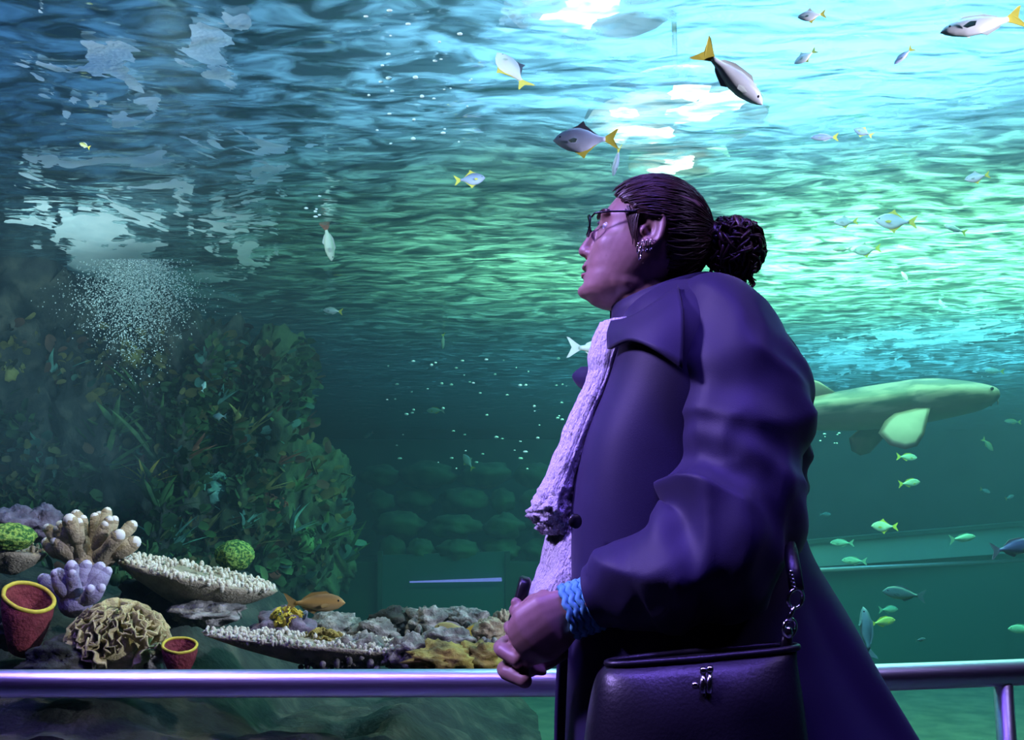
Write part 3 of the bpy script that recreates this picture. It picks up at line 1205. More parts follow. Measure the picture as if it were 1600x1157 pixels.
# ---- dark phone held upright in the clasped hands
ph_ = empty('phone', at(812, 960, 1.60))
pm = MB()
c_top, c_bot = at(822, 902, 1.585), at(800, 985, 1.575)
axis = (c_top - c_bot)
side = Vector((0.0, 1, 0))
wv_, hv_ = 0.034, axis.length
nrm_ = axis.normalized().cross(side).normalized()
rings = []
for dn in (-0.0055, -0.0035, 0.0035, 0.0055):
    inset = 0.003 if abs(dn) > 0.005 else 0.0
    rg = []
    for k in range(32):
        t = 2 * math.pi * k / 32
        c, s = math.cos(t), math.sin(t)
        rg.append((c_top + c_bot) / 2 + side * ((wv_ - inset) * math.copysign(abs(c) ** 0.35, c)) + axis.normalized() * ((hv_ / 2 - inset) * math.copysign(abs(s) ** 0.35, s)) + nrm_ * dn * 1.6)
    rings.append(rg)
pm.loft(rings)
po = pm.build('case', pmat('phone_black', (0.008, 0.008, 0.010), 0.35), None)
po.parent = ph_
po.matrix_parent_inverse = Matrix.Translation(-Vector(ph_.location))
sc_ = MB()
sc_.add([p + nrm_ * (-0.0005 - 0.0035 * 0) for p in rings[0]], [tuple(range(32))])
sco = sc_.build('screen', pmat('phone_screen', (0.004, 0.004, 0.006), 0.08), None, smooth=False)
sco.parent = ph_
sco.matrix_parent_inverse = Matrix.Translation(-Vector(ph_.location))
tag(ph_, 'small black phone held upright in the clasped hands', 'phone')

# ------------------------------------------------------------------ hall floor, parapet, hand rail
m_floor = pmat('hall_floor', (0.04, 0.04, 0.05), 0.5, color2=(0.06, 0.06, 0.07), scale=3)
hf = MB().box(-9.5, 11.0, -3.0, PANE_Y + 0.12, -0.1, 0.0).build('floor', m_floor, smooth=False)
tag(hf, 'dark floor of the visitors hall', kind='structure')
pw = MB().box(-9.5, 11.0, PANE_Y - 0.02, PANE_Y + 0.14, -0.75, 0.42).build('wall_front', pmat('parapet_paint', (0.05, 0.05, 0.07), 0.7), smooth=False)
tag(pw, 'dark parapet under the viewing pane', kind='structure')
m_rail = pmat('brushed_steel', (0.88, 0.87, 0.92), 0.36, 1.0, bump=0.05, bscale=200, stretch=(0.05, 1, 1))
rail = empty('hand_rail', (0.0, 2.06, 0.0))
RB = Vector(rail.location)


def rchild(o):
    o.parent = rail
    o.matrix_parent_inverse = Matrix.Translation(-RB)
    return o


RZ = 0.797
path = []
ctrl = [(-3.2, 2.03), (-2.4, 2.03), (-1.6, 2.03), (-0.8, 2.03), (0.0, 2.04), (0.45, 2.06), (0.9, 2.14), (1.35, 2.25), (1.8, 2.36), (2.3, 2.45), (2.9, 2.48)]
for (x, y) in lerp_rows(ctrl, 70):
    path.append(Vector((x, y, RZ)))
rb = MB()
rb.tube(path, 0.0265, 20)
rchild(rb.build('top_rail', m_rail))
for f in (0.02, 0.45, 0.627, 0.99):
    p = path[int(f * 69)]
    q = MB()
    q.tube([(p.x, p.y, RZ - 0.015), (p.x, p.y, 0.012)], 0.019, 14)
    rchild(q.build('post', m_rail))
    q = MB()
    q.tube([(p.x, p.y, 0.0), (p.x, p.y, 0.012)], 0.05, 18)
    rchild(q.build('base_plate', m_rail))
tag(rail, 'polished steel hand rail running along the tank pane', 'rail')

# ------------------------------------------------------------------ reef
def rock_mesh(name, rx, ry, rz, seed, rough=0.35, nu=40, nv=26, freq=1.7, lumps=0.0, boxy=False):
    """Irregular boulder, origin at its base centre."""
    mb = MB()
    mb.ball((0, 0, 0), 1, 1, 1, nu, nv)
    out = []
    off = Vector((seed * 3.7, seed * 1.3, seed * 2.1))
    for v in mb.v:
        n = v.normalized()
        h = noise.fractal(n * freq + off, 1.0, 2.1, 5) * rough
        h += (1 - abs(noise.noise(n * freq * 2.3 + off)) * 2) * rough * 0.25
        if lumps:
            h += lumps * max(0, noise.noise(n * 7 + off))
        q = n * (1 + h)
        if boxy:
            w_ = (max(0.0, 1 - n.z ** 6)) ** 0.25 / max(0.05, math.sqrt(max(0.0, 1 - n.z * n.z)))
            w_ = min(w_, 2.2)
            q = Vector((q.x * w_, q.y * w_, q.z))
        out.append(Vector((q.x * rx, q.y * ry, q.z * rz + rz * 0.75)))
    mb.v = out
    me = mb.mesh(name)
    me.polygons.foreach_set('use_smooth', [True] * len(me.polygons))
    return me


m_rock = pmat('reef_rock', (0.016, 0.018, 0.018), 0.9, color2=(0.075, 0.075, 0.055), scale=9, bump=1.0, bscale=40, color3=(0.03, 0.036, 0.028))
m_rock_grey = pmat('rubble_grey', (0.10, 0.095, 0.09), 0.9, color2=(0.42, 0.40, 0.36), scale=26, bump=1.0, bscale=70, color3=(0.20, 0.19, 0.17))
m_rock_violet = pmat('coralline_rock', (0.12, 0.09, 0.13), 0.9, color2=(0.28, 0.22, 0.30), scale=22, bump=0.8, bscale=60)
m_moss = pmat('mossy_rock', (0.012, 0.028, 0.016), 0.95, color2=(0.06, 0.10, 0.04), scale=7, bump=0.8, bscale=30)
m_stone = pmat('mossy_stone_green', (0.030, 0.065, 0.032), 0.95, color2=(0.10, 0.17, 0.07), scale=4, bump=0.8, bscale=20)
m_gold = pmat('golden_rock', (0.14, 0.10, 0.03), 0.9, color2=(0.52, 0.42, 0.09), scale=18, bump=0.8, bscale=50)
m_beige = pmat('beige_coral', (0.30, 0.23, 0.13), 0.8, color2=(0.46, 0.37, 0.24), scale=40, bump=0.5, bscale=150)
m_tip = pmat('coral_tip', (0.80, 0.78, 0.74), 0.7)
m_lav = pmat('lavender_coral', (0.26, 0.22, 0.36), 0.8, color2=(0.34, 0.30, 0.45), scale=40, bump=0.4, bscale=150)
m_plate = pmat('plate_coral', (0.30, 0.26, 0.18), 0.85, color2=(0.46, 0.40, 0.28), scale=25, bump=0.9, bscale=110)
m_frill = pmat('frilled_coral', (0.42, 0.36, 0.16), 0.8, color2=(0.70, 0.62, 0.30), scale=30, bump=0.6, bscale=120)
m_polyp = pmat('pale_polyps', (0.62, 0.57, 0.42), 0.8, color2=(0.85, 0.82, 0.70), scale=60, bump=0.5, bscale=200)
m_brain = pmat('green_brain_coral', (0.03, 0.14, 0.02), 0.8, color2=(0.30, 0.50, 0.08), scale=95, detail=1.5, bump=1.0, bscale=95, lo=0.44, hi=0.58)
m_sponge = pmat('red_sponge', (0.16, 0.018, 0.025), 0.85, color2=(0.26, 0.04, 0.05), scale=40, bump=0.7, bscale=120)
m_rim = pmat('yellow_rim', (0.75, 0.62, 0.06), 0.7, color2=(0.60, 0.50, 0.05), scale=60)
m_weed = pmat('green_seaweed', (0.02, 0.08, 0.025), 0.7, color2=(0.09, 0.22, 0.05), scale=12)
m_weed2 = pmat('olive_seaweed', (0.12, 0.13, 0.03), 0.7, color2=(0.36, 0.36, 0.10), scale=12)
m_weed3 = pmat('teal_seaweed', (0.06, 0.22, 0.17), 0.7, color2=(0.20, 0.50, 0.38), scale=12)
m_yellow = pmat('yellow_polyp', (0.75, 0.60, 0.06), 0.7, color2=(0.55, 0.42, 0.04), scale=60)
m_redweed = pmat('rusty_seaweed', (0.20, 0.07, 0.04), 0.8, color2=(0.30, 0.12, 0.06), scale=14)


def place(o, px, py, Y, rot=0.0):
    o.location = at(px, py, Y)
    o.rotation_euler = (0, 0, rot)
    return o


def rock(name, px, py_base, Y, wpx, hpx, mat, seed, label, category='rock', group=None, depth=None, rough=0.35, freq=1.7, lumps=0.0, nu=40, nv=26, boxy=False):
    k = Y / 1600.0
    rx, rz = wpx * k / 2, hpx * k / 1.9
    me = rock_mesh(name, rx / 1.1, (depth or rx) / 1.1, rz / 1.1, seed, rough, nu, nv, freq, lumps, boxy)
    me.materials.append(mat)
    o = bpy.data.objects.new(name, me)
    COL.objects.link(o)
    place(o, px, py_base, Y)
    tag(o, label, category, group)
    return o


# --- base mound under the near reef (rests on the tank floor)
mb = MB()
gx = np.linspace(-2.6, 0.12, 90)
gy = np.linspace(2.76, 5.2, 46)
gr = []
for y in gy:
    row = []
    for x in gx:
        t = min(1.0, (y - 2.76) / 0.9)
        top = 0.50 + 0.26 * t + 0.10 * noise.fractal(Vector((x * 2.4, y * 2.4, 3.0)), 1.0, 2.1, 5)
        top += 0.10 * max(0, -(x + 0.9)) - 0.55 * max(0.0, x + 0.35) - 0.34 * t * min(1.0, max(0.0, (x + 1.15) / 0.35))
        row.append(Vector((x, y, max(-0.6, top))))
    gr.append(row)
mb.sheet(gr)
skirt = [[Vector((p.x, p.y, -0.62)) for p in gr[0]], gr[0]]
mb.sheet(skirt)
mb.sheet([[Vector((r[-1].x, r[-1].y, -0.62)) for r in gr], [r[-1] for r in gr]])
mb.sheet([[r[0] for r in gr], [Vector((r[0].x, r[0].y, -0.62)) for r in gr]])
mb.sheet([gr[-1], [Vector((p.x, p.y, -0.62)) for p in gr[-1]]])
rm = mb.build('reef_mound', m_rock)
tag(rm, 'dark rocky mound carrying the corals along the pane', 'rock')


# --- tall rock wall at the left, rising out of the water
WALL = [(10, 900, 6.8, 330, 600, 'black rock face at the left picture edge'), (185, 890, 7.1, 190, 450, 'dark rock pillar under the waterfall'),
        (305, 890, 7.0, 130, 440, 'dark rock pillar right of the waterfall'), (405, 895, 7.3, 150, 370, 'green crusted rock stack in the middle of the reef wall'),
        (486, 905, 7.9, 110, 210, 'low green boulder ending the reef wall')]
for i, (px, py, Y, w, h, lb) in enumerate(WALL):
    rock('rock_formation', px, py, Y, w, h, m_rock if i < 3 else m_moss, 40 + i, lb, rough=0.38, freq=2.2, lumps=0.18, nu=72, nv=52, depth=0.8, boxy=True)


from mathutils.bvhtree import BVHTree
_bv, _bf = [], []
for o in COL.objects:
    if o.name.startswith(('rock_formation', 'reef_mound')):
        base = len(_bv)
        _bv += [o.location + v.co for v in o.data.vertices]
        _bf += [[base + i for i in p_.vertices] for p_ in o.data.polygons]
REEF = BVHTree.FromPolygons(_bv, _bf)


def on_reef(px, py, Y):
    """Depth at which the reef stands behind a picture point (Y where there is none)."""
    d = ray(px, py).normalized()
    h = REEF.ray_cast(CAM, d)
    return (h[0].y + 0.02) if h[0] is not None else Y


# --- corals
def finger_coral(px, py, Y, wpx, nf, mat, tipmat, seed, label, lean=0.0, fat=0.13, flat=0.75):
    """Stubby branches fanning out of one base; every branch has a pale tip."""
    rn = random.Random(seed)
    S = wpx * Y / 1600.0
    t = empty('finger_coral', at(px, py, Y))
    b = MB()
    b.ball((0, 0, S * 0.05), S * 0.22, S * 0.20, S * 0.20, 16, 10)
    tips = []
    for i in range(nf):
        az = -1.25 + 2.5 * (i + 0.5) / nf + rn.uniform(-0.12, 0.12) + lean
        dy = rn.uniform(-0.95, 0.45)
        d = Vector((math.sin(az), dy * 0.8, math.cos(az) * 0.9 + 0.12)).normalized()
        ln = S * rn.uniform(0.40, 0.54)
        pts, rad = [], []
        for k in range(6):
            f = k / 5
            pts.append(d * (ln * f) + Vector((0, 0, S * 0.06 * f * f)))
            rad.append(S * fat * (0.62 + 0.12 * math.sin(f * 9 + i)) * (1.0 if f < 0.9 else 0.86))
        b.tube(pts, rad, 9)
        b.ball(pts[-1], rad[-1] * 0.98, nu=9, nv=6)
        tips.append((pts[-1] + d * rad[-1] * 0.35, rad[-1] * 0.80))
        if rn.random() < 0.5:
            d2 = (d + Vector((rn.uniform(-0.7, 0.7), rn.uniform(-0.6, 0.3), 0.3))).normalized()
            p2 = pts[3] + d2 * ln * 0.36
            b.tube([pts[3], (pts[3] + p2) / 2, p2], [S * fat * 0.6, S * fat * 0.5, S * fat * 0.46], 8)
            b.ball(p2, S * fat * 0.45, nu=8, nv=6)
            tips.append((p2 + d2 * S * fat * 0.2, S * fat * 0.36))
    o = b.build('branches', mat, t)
    for (p, r) in tips:
        q = MB()
        q.ball(p, r, nu=8, nv=6)
        q.build('tip', tipmat, t)
    tag(t, label, 'coral')
    return t


def plate_coral(px0, py0, px1, py1, Y, thick_px, label, frillmat, seed, depth=0.16, under=m_plate, frill_r=0.006, ncl=420):
    """Table coral: a thick shelf between two picture points with a knobbly frilled upper rim."""
    rn = random.Random(seed)
    a, b_ = at(px0, py0, Y), at(px1, py1, Y)
    c = (a + b_) / 2
    t = empty('table_coral', c)
    L_ = (b_ - a).length / 2
    ax = (b_ - a).normalized()
    k = Y / 1600.0
    mb = MB()
    rings = []
    up = Vector((0, 0, 1))
    for j, (fr, dz) in enumerate(((0.25, -1.55), (0.45, -1.2), (0.72, -0.75), (0.93, -0.25), (1.0, 0.0), (0.97, 0.12), (0.85, 0.10), (0.5, 0.0), (0.2, 0.0))):
        rg = []
        for i in range(56):
            th = 2 * math.pi * i / 56
            wob = 1 + 0.13 * noise.noise(Vector((math.cos(th) * 1.6, math.sin(th) * 1.6, seed))) + 0.05 * noise.noise(Vector((math.cos(th) * 6, math.sin(th) * 6, seed + j * 0.3)))
            q = ax * (L_ * fr * wob * math.cos(th)) + Vector((0, depth * fr * wob * math.sin(th), 0)) + up * (dz * thick_px * k * 0.62 + 0.004 * noise.noise(Vector((th * 3, j, seed))))
            rg.append(q)
        rings.append(rg)
    mb.loft(rings)
    mb.build('shelf', under, t)
    fz = MB()
    for i in range(ncl):
        th = rn.uniform(0, 2 * math.pi)
        fr = 1.0 - abs(rn.gauss(0, 0.22))
        q = ax * (L_ * fr * math.cos(th)) + Vector((0, depth * fr * math.sin(th), 0)) + up * (0.10 * thick_px * k * 0.6 + rn.uniform(-0.004, 0.008) + 0.010 * noise.noise(Vector((th * 9, fr * 9, seed))))
        r = frill_r * rn.uniform(0.5, 1.15)
        fz.ball(q, r, r, r * rn.uniform(0.9, 1.8), 6, 5)
    fo = fz.build('polyps', frillmat, t)
    fo['kind'] = 'stuff'
    tag(t, label, 'coral')
    return t


def tube_sponge(px, py_top, py_base, Y, wpx, tilt, label, seed):
    """Red vase sponge with a yellow rolled rim; the mouth tips towards the viewer."""
    k = Y / 1600.0
    r = wpx * k / 2
    base = at(px - math.tan(tilt) * (py_base - py_top) * 0.25, py_base, Y)
    t = empty('tube_sponge', base)
    hgt = (py_base - py_top) * k
    axv = Vector((math.sin(tilt), -0.34, math.cos(tilt))).normalized()
    top = Vector((at(px, py_top, Y) - base))
    e1 = (Vector((1, 0, 0)) - axv * axv.x).normalized()
    e2 = axv.cross(e1)
    rings = []
    nrm = [(0.0, 0.55), (0.25, 0.72), (0.5, 0.88), (0.8, 1.0), (1.0, 1.0), (1.01, 0.90), (0.85, 0.84), (0.55, 0.72), (0.35, 0.3)]
    for (f, rr) in nrm:
        c = top * f
        rg = []
        for i in range(28):
            th = 2 * math.pi * i / 28
            w = 1 + 0.06 * noise.noise(Vector((math.cos(th) * 2, math.sin(th) * 2, seed + f)))
            ee1 = e1 if f > 0.4 else e1
            rg.append(c + ee1 * (r * rr * w * math.cos(th)) + e2 * (r * rr * w * math.sin(th)))
        rings.append(rg)
    mb = MB()
    mb.loft(rings)
    mb.build('vase', m_sponge, t)
    rim = MB()
    rr_ = rings[4]
    pts = [(rings[4][i] + rings[5][i]) / 2 + axv * 0.002 for i in range(28)]
    rim.tube(pts + [pts[0]], r * 0.085, 8, cap=False)
    rim.build('rim', m_rim, t)
    tag(t, label, 'sponge')
    return t


finger_coral(140, 888, 3.25, 148, 13, m_beige, m_tip, 3, 'large beige finger coral with white tips at the reef top')
finger_coral(118, 948, 3.05, 118, 9, m_lav, pmat('lavender_tip', (0.62, 0.58, 0.75), 0.7), 5, 'stubby lavender finger coral beside the red sponge', fat=0.16)
plate_coral(185, 872, 425, 925, 3.35, 52, 'broad beige table coral sloping down under the finger coral', m_polyp, 2, 0.20, frill_r=0.0075, ncl=620)
plate_coral(318, 990, 715, 1022, 2.96, 34, 'long pale table coral lying just above the hand rail', m_polyp, 7, 0.12, frill_r=0.006, ncl=900)
plate_coral(-40, 842, 62, 868, 3.2, 40, 'grey-green shelf coral cut by the picture edge', m_plate, 9, 0.14, ncl=60)
tube_sponge(45, 935, 1015, 2.92, 78, R(28), 'large red vase sponge with a tilted yellow rim', 4)
tube_sponge(281, 1010, 1052, 2.86, 52, R(8), 'small red vase sponge with a yellow rim beside the long table coral', 6)


def frilled_coral(px, py, Y, wpx, hpx, mat, seed, label, n=46):
    """Cabbage-like clump: many crinkled leaves around a core, each leaf a part."""
    rn = random.Random(seed)
    if Y > 4.2:
        Y = on_reef(px, py, Y)
    k = Y / 1600.0
    W, Hh = wpx * k / 2, hpx * k
    t = empty('frilled_coral', at(px, py, Y))
    core = rock_mesh('core', W * 0.62, W * 0.5, Hh * 0.40, seed, 0.3, 24, 16)
    core.materials.append(mat)
    o = bpy.data.objects.new('core', core)
    COL.objects.link(o)
    o.parent = t
    for i in range(n):
        az, el = rn.uniform(-math.pi, math.pi), rn.uniform(0.0, 1.3)
        d = Vector((math.cos(az) * math.cos(el), math.sin(az) * math.cos(el) - 0.25, math.sin(el))).normalized()
        c = Vector((d.x * W * 0.75, d.y * W * 0.55, Hh * 0.28 + d.z * Hh * 0.55))
        sz = W * rn.uniform(0.16, 0.32)
        e1 = d.orthogonal().normalized()
        e1 = Matrix.Rotation(rn.uniform(0, 6.28), 3, d) @ e1
        e2 = d.cross(e1)
        g = []
        for a in range(4):
            row = []
            for b in range(9):
                u = (b / 8 - 0.5) * 2
                rip = 0.22 * math.sin(u * 7 + i) * (a / 3) ** 1.2
                row.append(c + e1 * (u * sz * (0.45 + 0.55 * a / 3)) + d * (sz * (a / 3) * (1 - 0.35 * u * u)) + e2 * (sz * rip))
            g.append(row)
        q = MB()
        q.sheet(g)
        lf = q.build('leaf', mat, t, outward=False)
        sm = lf.modifiers.new('thickness', 'SOLIDIFY')
        sm.thickness = max(0.002, sz * 0.09)
    tag(t, label, 'coral')
    return t


frilled_coral(182, 1046, 2.95, 168, 96, m_frill, 21, 'mustard frilled coral below the lavender one', 110)
frilled_coral(448, 985, 3.2, 58, 34, m_yellow, 22, 'bright yellow leafy coral in front of the brown fish', 26)
frilled_coral(505, 1014, 3.05, 72, 26, m_gold, 23, 'low golden coral behind the long table coral', 30)
frilled_coral(215, 572, 6.2, 78, 44, m_weed2, 24, 'olive cabbage coral under the waterfall', 30)
frilled_coral(258, 575, 6.1, 40, 30, m_weed2, 25, 'small olive cabbage coral right of the larger one', 22)
frilled_coral(470, 865, 4.6, 62, 44, m_weed, 26, 'green cabbage coral above the brown fish', 28)
frilled_coral(425, 800, 4.9, 50, 30, m_redweed, 27, 'rusty leafy clump on the reef slope', 24)
frilled_coral(330, 782, 5.0, 70, 46, m_weed3, 28, 'teal leafy coral on the reef slope', 26)
frilled_coral(420, 905, 4.3, 56, 34, m_redweed, 29, 'reddish brown clump right of the green brain coral', 24)
frilled_coral(15, 592, 5.6, 48, 34, m_weed2, 30, 'olive frond clump at the picture edge', 22)

# brain corals: ridged green domes
for (px, py, Y, w, h, sd, lb) in ((12, 856, 3.1, 84, 44, 1, 'green brain coral on the grey-green shelf'), (366, 886, 3.9, 62, 48, 2, 'green brain coral behind the broad table coral')):
    rock('brain_coral', px, py, Y, w, h, m_brain, sd + 60, lb, 'coral', rough=0.10, lumps=0.10, nu=48, nv=30)

# rubble and boulders along the pane
rnk = random.Random(5)
RUB = [(20, 838, 3.5, 80, 48, m_rock_violet, 'violet boulder at the picture edge behind the brain coral'),
       (62, 838, 3.55, 66, 50, m_rock_violet, 'dark violet boulder left of the big finger coral'),
       (22, 1000, 3.15, 90, 60, m_rock, 'dark boulder behind the large red sponge'),
       (250, 968, 3.5, 130, 70, m_rock, 'dark boulder in the gap under the broad table coral'),
       (322, 972, 3.25, 108, 36, m_rock_grey, 'flat grey rock under the broad table coral'),
       (240, 1048, 3.0, 60, 48, m_rock_grey, 'grey boulder left of the small red sponge'),
       (440, 1008, 3.25, 90, 60, m_rock_violet, 'purplish rock under the yellow leafy coral'),
       (520, 1000, 3.4, 96, 44, m_rock_grey, 'grey crusted rock below the brown fish'),
       (585, 1008, 3.2, 70, 44, m_rock_grey, 'grey crusted rock right of the golden coral'),
       (620, 1000, 3.35, 86, 54, m_rock, 'dark mossy rock in the middle of the rubble'),
       (668, 992, 3.3, 64, 46, m_rock_grey, 'grey knob rock just left of the yellow fish'),
       (725, 990, 3.35, 78, 44, m_rock_grey, 'pale grey rock behind the yellow fish'),
       (560, 1040, 2.95, 80, 54, m_rock_grey, 'crusted grey rock above the rail mid reef'),
       (640, 1042, 2.9, 74, 52, m_rock_grey, 'crusted grey rock left of the golden slab'),
       (692, 1048, 2.84, 100, 44, m_gold, 'golden brown slab above the rail'),
       (752, 1046, 2.88, 74, 46, m_gold, 'golden brown slab next to the hands'),
       (762, 1000, 3.1, 54, 36, m_beige, 'beige stone at the right end of the rubble'),
       (786, 1000, 3.2, 36, 50, m_beige, 'beige stone half hidden by the hand'),
       (700, 1020, 2.98, 88, 40, m_rock_grey, 'knobbly white-grey rock under the yellow fish'),
       (100, 1056, 2.9, 120, 60, m_rock, 'dark boulder below the mustard coral')]
for i, (px, py, Y, w, h, mt, lb) in enumerate(RUB):
    rock('reef_rock', px, py, Y, w, h, mt, i + 2, lb, rough=0.42, freq=1.9, lumps=0.16)

# knobs crusting the rubble (uncountable small growth)
kb = MB()
for i in range(900):
    px = rnk.uniform(470, 800)
    Y = rnk.uniform(2.85, 3.45)
    lim = 1042 - (Y - 2.85) * 95 + (30 if px > 780 else 0)
    py = lim + rnk.uniform(-16, 10) - 10 * math.sin((px - 560) / 90.0)
    p = at(px, py, Y)
    r = rnk.uniform(0.004, 0.012)
    kb.ball(p, r, r, r * rnk.uniform(0.8, 1.6), 6, 5)
ko = kb.build('coral_rubble', m_rock_grey)
tag(ko, 'crust of small pale coral knobs over the rubble', 'coral rubble', kind='stuff')

def seaweed(px, py, Y, hpx, nb, mat, seed, label, spread=0.5, wide=0.07, group=None):
    """Tuft of strap leaves, each leaf a part."""
    rn = random.Random(seed)
    Y = on_reef(px, py, Y)
    Hh = hpx * Y / 1600.0
    t = empty('seaweed', at(px, py, Y))
    for i in range(nb):
        az = rn.uniform(-spread, spread) * 1.3
        lx, ly = math.sin(az), rn.uniform(-0.5, 0.3) * spread
        ln = Hh * rn.uniform(0.40, 1.05)
        w = Hh * wide * rn.uniform(0.7, 1.3)
        g = []
        cur = rn.uniform(-0.6, 0.6)
        for k in range(8):
            f = k / 7
            c = Vector((lx * ln * f + cur * ln * f * f, ly * ln * f, ln * f * math.cos(az) - 0.12 * ln * f * f * abs(az)))
            ww = w * math.sin(math.pi * (0.12 + 0.86 * f)) * 1.1
            tw = 0.7 * math.sin(i + 2 * f)
            e = Vector((math.cos(tw), math.sin(tw), 0))
            g.append([c - e * ww, c + Vector((0, -ww * 0.35, 0)), c + e * ww])
        q = MB()
        q.sheet(g)
        q.build('leaf', mat, t, outward=False)
    tag(t, label, 'seaweed', group)
    return t


SW = [(85, 590, 5.9, 52, 7, m_weed3, 'teal forked seaweed at the left of the rock wall'), (250, 800, 5.6, 95, 9, m_weed, 'green seaweed tuft behind the big finger coral'),
      (305, 850, 4.7, 78, 14, m_weed2, 'olive grassy seaweed behind the broad table coral'), (265, 862, 4.6, 66, 10, m_weed3, 'teal strap seaweed left of the olive tuft'),
      (225, 640, 6.2, 70, 9, m_weed, 'green seaweed hanging on the dark pillar'), (250, 730, 6.0, 110, 10, m_weed, 'tall dark green seaweed on the rock pillar'),
      (160, 740, 6.3, 110, 10, m_weed, 'dark green seaweed at the foot of the waterfall pillar'), (180, 680, 6.2, 80, 9, m_weed, 'dark green seaweed below the olive cabbage coral'),
      (330, 640, 6.5, 60, 9, m_weed3, 'teal tuft near the top of the rock stack'), (380, 690, 6.6, 70, 12, m_weed2, 'olive tuft on the green rock stack'),
      (350, 740, 6.2, 66, 10, m_weed, 'green tuft midway on the rock stack'), (430, 730, 6.8, 60, 10, m_redweed, 'rusty tuft on the right of the rock stack'),
      (410, 770, 6.0, 60, 10, m_weed2, 'olive tuft low on the rock stack'), (460, 770, 6.4, 56, 9, m_weed, 'green tuft at the end of the rock stack'),
      (500, 850, 6.0, 70, 10, m_weed, 'dark green tuft right of the reef slope'), (540, 880, 6.5, 70, 9, m_weed, 'faint green tuft at the far end of the reef'),
      (375, 830, 4.9, 46, 12, m_weed3, 'small teal tuft above the green brain coral'), (400, 852, 4.6, 44, 10, m_weed2, 'small olive tuft right of the green brain coral'),
      (230, 760, 5.4, 44, 8, m_yellow, 'yellow-green sprig in front of the dark pillar'), (455, 835, 5.2, 50, 10, m_weed3, 'teal tuft above the green cabbage coral'),
      (120, 810, 5.2, 60, 8, m_weed, 'green tuft behind the beige coral tips'), (290, 720, 6.2, 60, 8, m_redweed, 'rusty strands in the dark cleft')]
for i, (px, py, Y, h, nb, mt, lb) in enumerate(SW):
    seaweed(px, py, Y, h, nb + 8, mt, 70 + i, lb, spread=0.95, wide=0.055)

# --- far stack of mossy stones under the water line
rnm = random.Random(9)
cnt = 0
GRPS = [(735, 16, 'top row'), (775, 15, 'second row'), (815, 14, 'third row'), (852, 12, 'bottom row')]
words = ['leftmost', 'second', 'third', 'fourth', 'fifth', 'sixth', 'seventh', 'eighth', 'ninth', 'tenth', 'eleventh']
for ri, (py, _n, rown) in enumerate(GRPS):
    px = 560 + ri * 10
    k = 0
    while px < 900:
        w = rnm.uniform(36, 96)
        rock('mossy_stone', px + w / 2, py + 22, 12.6 - ri * 0.35 + rnm.uniform(-0.2, 0.2), w * 0.98, rnm.uniform(34, 42), m_stone, 100 + cnt,
             '%s mossy stone from the reef in the %s of the far stone bank' % (words[min(k, 10)], rown), 'rock', 'mossy stones of the far bank', rough=0.32, nu=20, nv=14)
        px += w * 1.0
        cnt += 1
        k += 1
m_bank = pmat('far_bank', (0.03, 0.06, 0.05), 0.95, color2=(0.05, 0.10, 0.07), scale=3)
fb = MB().box(-2.6, 1.0, 12.95, 13.6, 0.61, 2.05).build('stone_bank', m_bank, smooth=False)
tag(fb, 'dark retaining bank behind the mossy stones', 'bank')
lw_ = MB().box(-2.6, 1.0, 11.30, 13.5, -0.6, 0.60).build('pier', m_bank, smooth=False)
tag(lw_, 'dark pier standing under the stone bank', 'pier')

# --- opposite gallery windows in the back of the tank: frames, dark glass, rails, the violet one made to glow
m_beam = pmat('far_beam', (0.30, 0.42, 0.40), 0.9)
m_farglass = pmat('far_glass', (0.05, 0.14, 0.13), 0.3)
m_rail_glow = emit_mat('violet_rail_glow', (0.34, 0.30, 1.0), 0.8)  # emission stands in for violet light falling on the far rail
m_farrail = pmat('far_rail_steel', (0.6, 0.5, 0.55), 0.4, 0.5)


def wall_piece(pts_front, thick, name, mat, label, cat, parent=None):
    mb = MB()
    n = len(pts_front)
    back = [p + Vector((0, thick, 0)) for p in pts_front]
    mb.add(pts_front + back, [tuple(range(n)), tuple(range(2 * n - 1, n - 1, -1))] + [(i, i + n, (i + 1) % n + n, (i + 1) % n) for i in range(n)])
    o = mb.build(name, mat, parent, smooth=False)
    return o


# right: a beam receding along the tank with the gallery window below it
def quad(p, Y0, Y1):
    """Four picture corners; left pair at depth Y0, right pair at Y1."""
    (x0, y0), (x1, y1), (x2, y2), (x3, y3) = p
    return [at(x0, y0, Y0), at(x1, y1, Y1), at(x2, y2, Y1), at(x3, y3, Y0)]


gw = empty('gallery_window', at(1450, 1120, 11.0))
GW = Vector(gw.location)


def gchild(o, par):
    o.parent = par
    o.matrix_parent_inverse = Matrix.Translation(-Vector(par.location))
    return o


XA, XB, YA, YB = 950, 1900, 9.85, 14.6


def edge(py0, slope, px):
    return py0 + slope * (px - 1180)


for nm, mt, t0, t1, fwd in (('beam', m_beam, (858, -0.086), (893, -0.070), 0.0), ('cornice', m_bank, (852, -0.086), (858, -0.086), -0.05)):
    gchild(wall_piece([at(XA, edge(*t0, XA), YA + fwd), at(XB, edge(*t0, XB), YB + fwd), at(XB, edge(*t1, XB), YB + fwd), at(XA, edge(*t1, XA), YA + fwd)], 0.25, nm, mt, '', ''), gw)
pa, pb = at(XA, edge(893, -0.070, XA), YA + 0.1), at(XB, edge(893, -0.070, XB), YB + 0.1)
gchild(wall_piece([pa, pb, Vector((pb.x, pb.y, -0.6)), Vector((pa.x, pa.y, -0.6))], 0.1, 'pane', m_farglass, '', ''), gw)
r1 = MB()
r1.tube([at(1240, 893, 10.9), at(1680, 872, 13.3)], 0.025, 8)
gchild(r1.build('rail', m_farrail), gw)
tag(gw, 'gallery window with a pale rail low behind the shark', 'window')

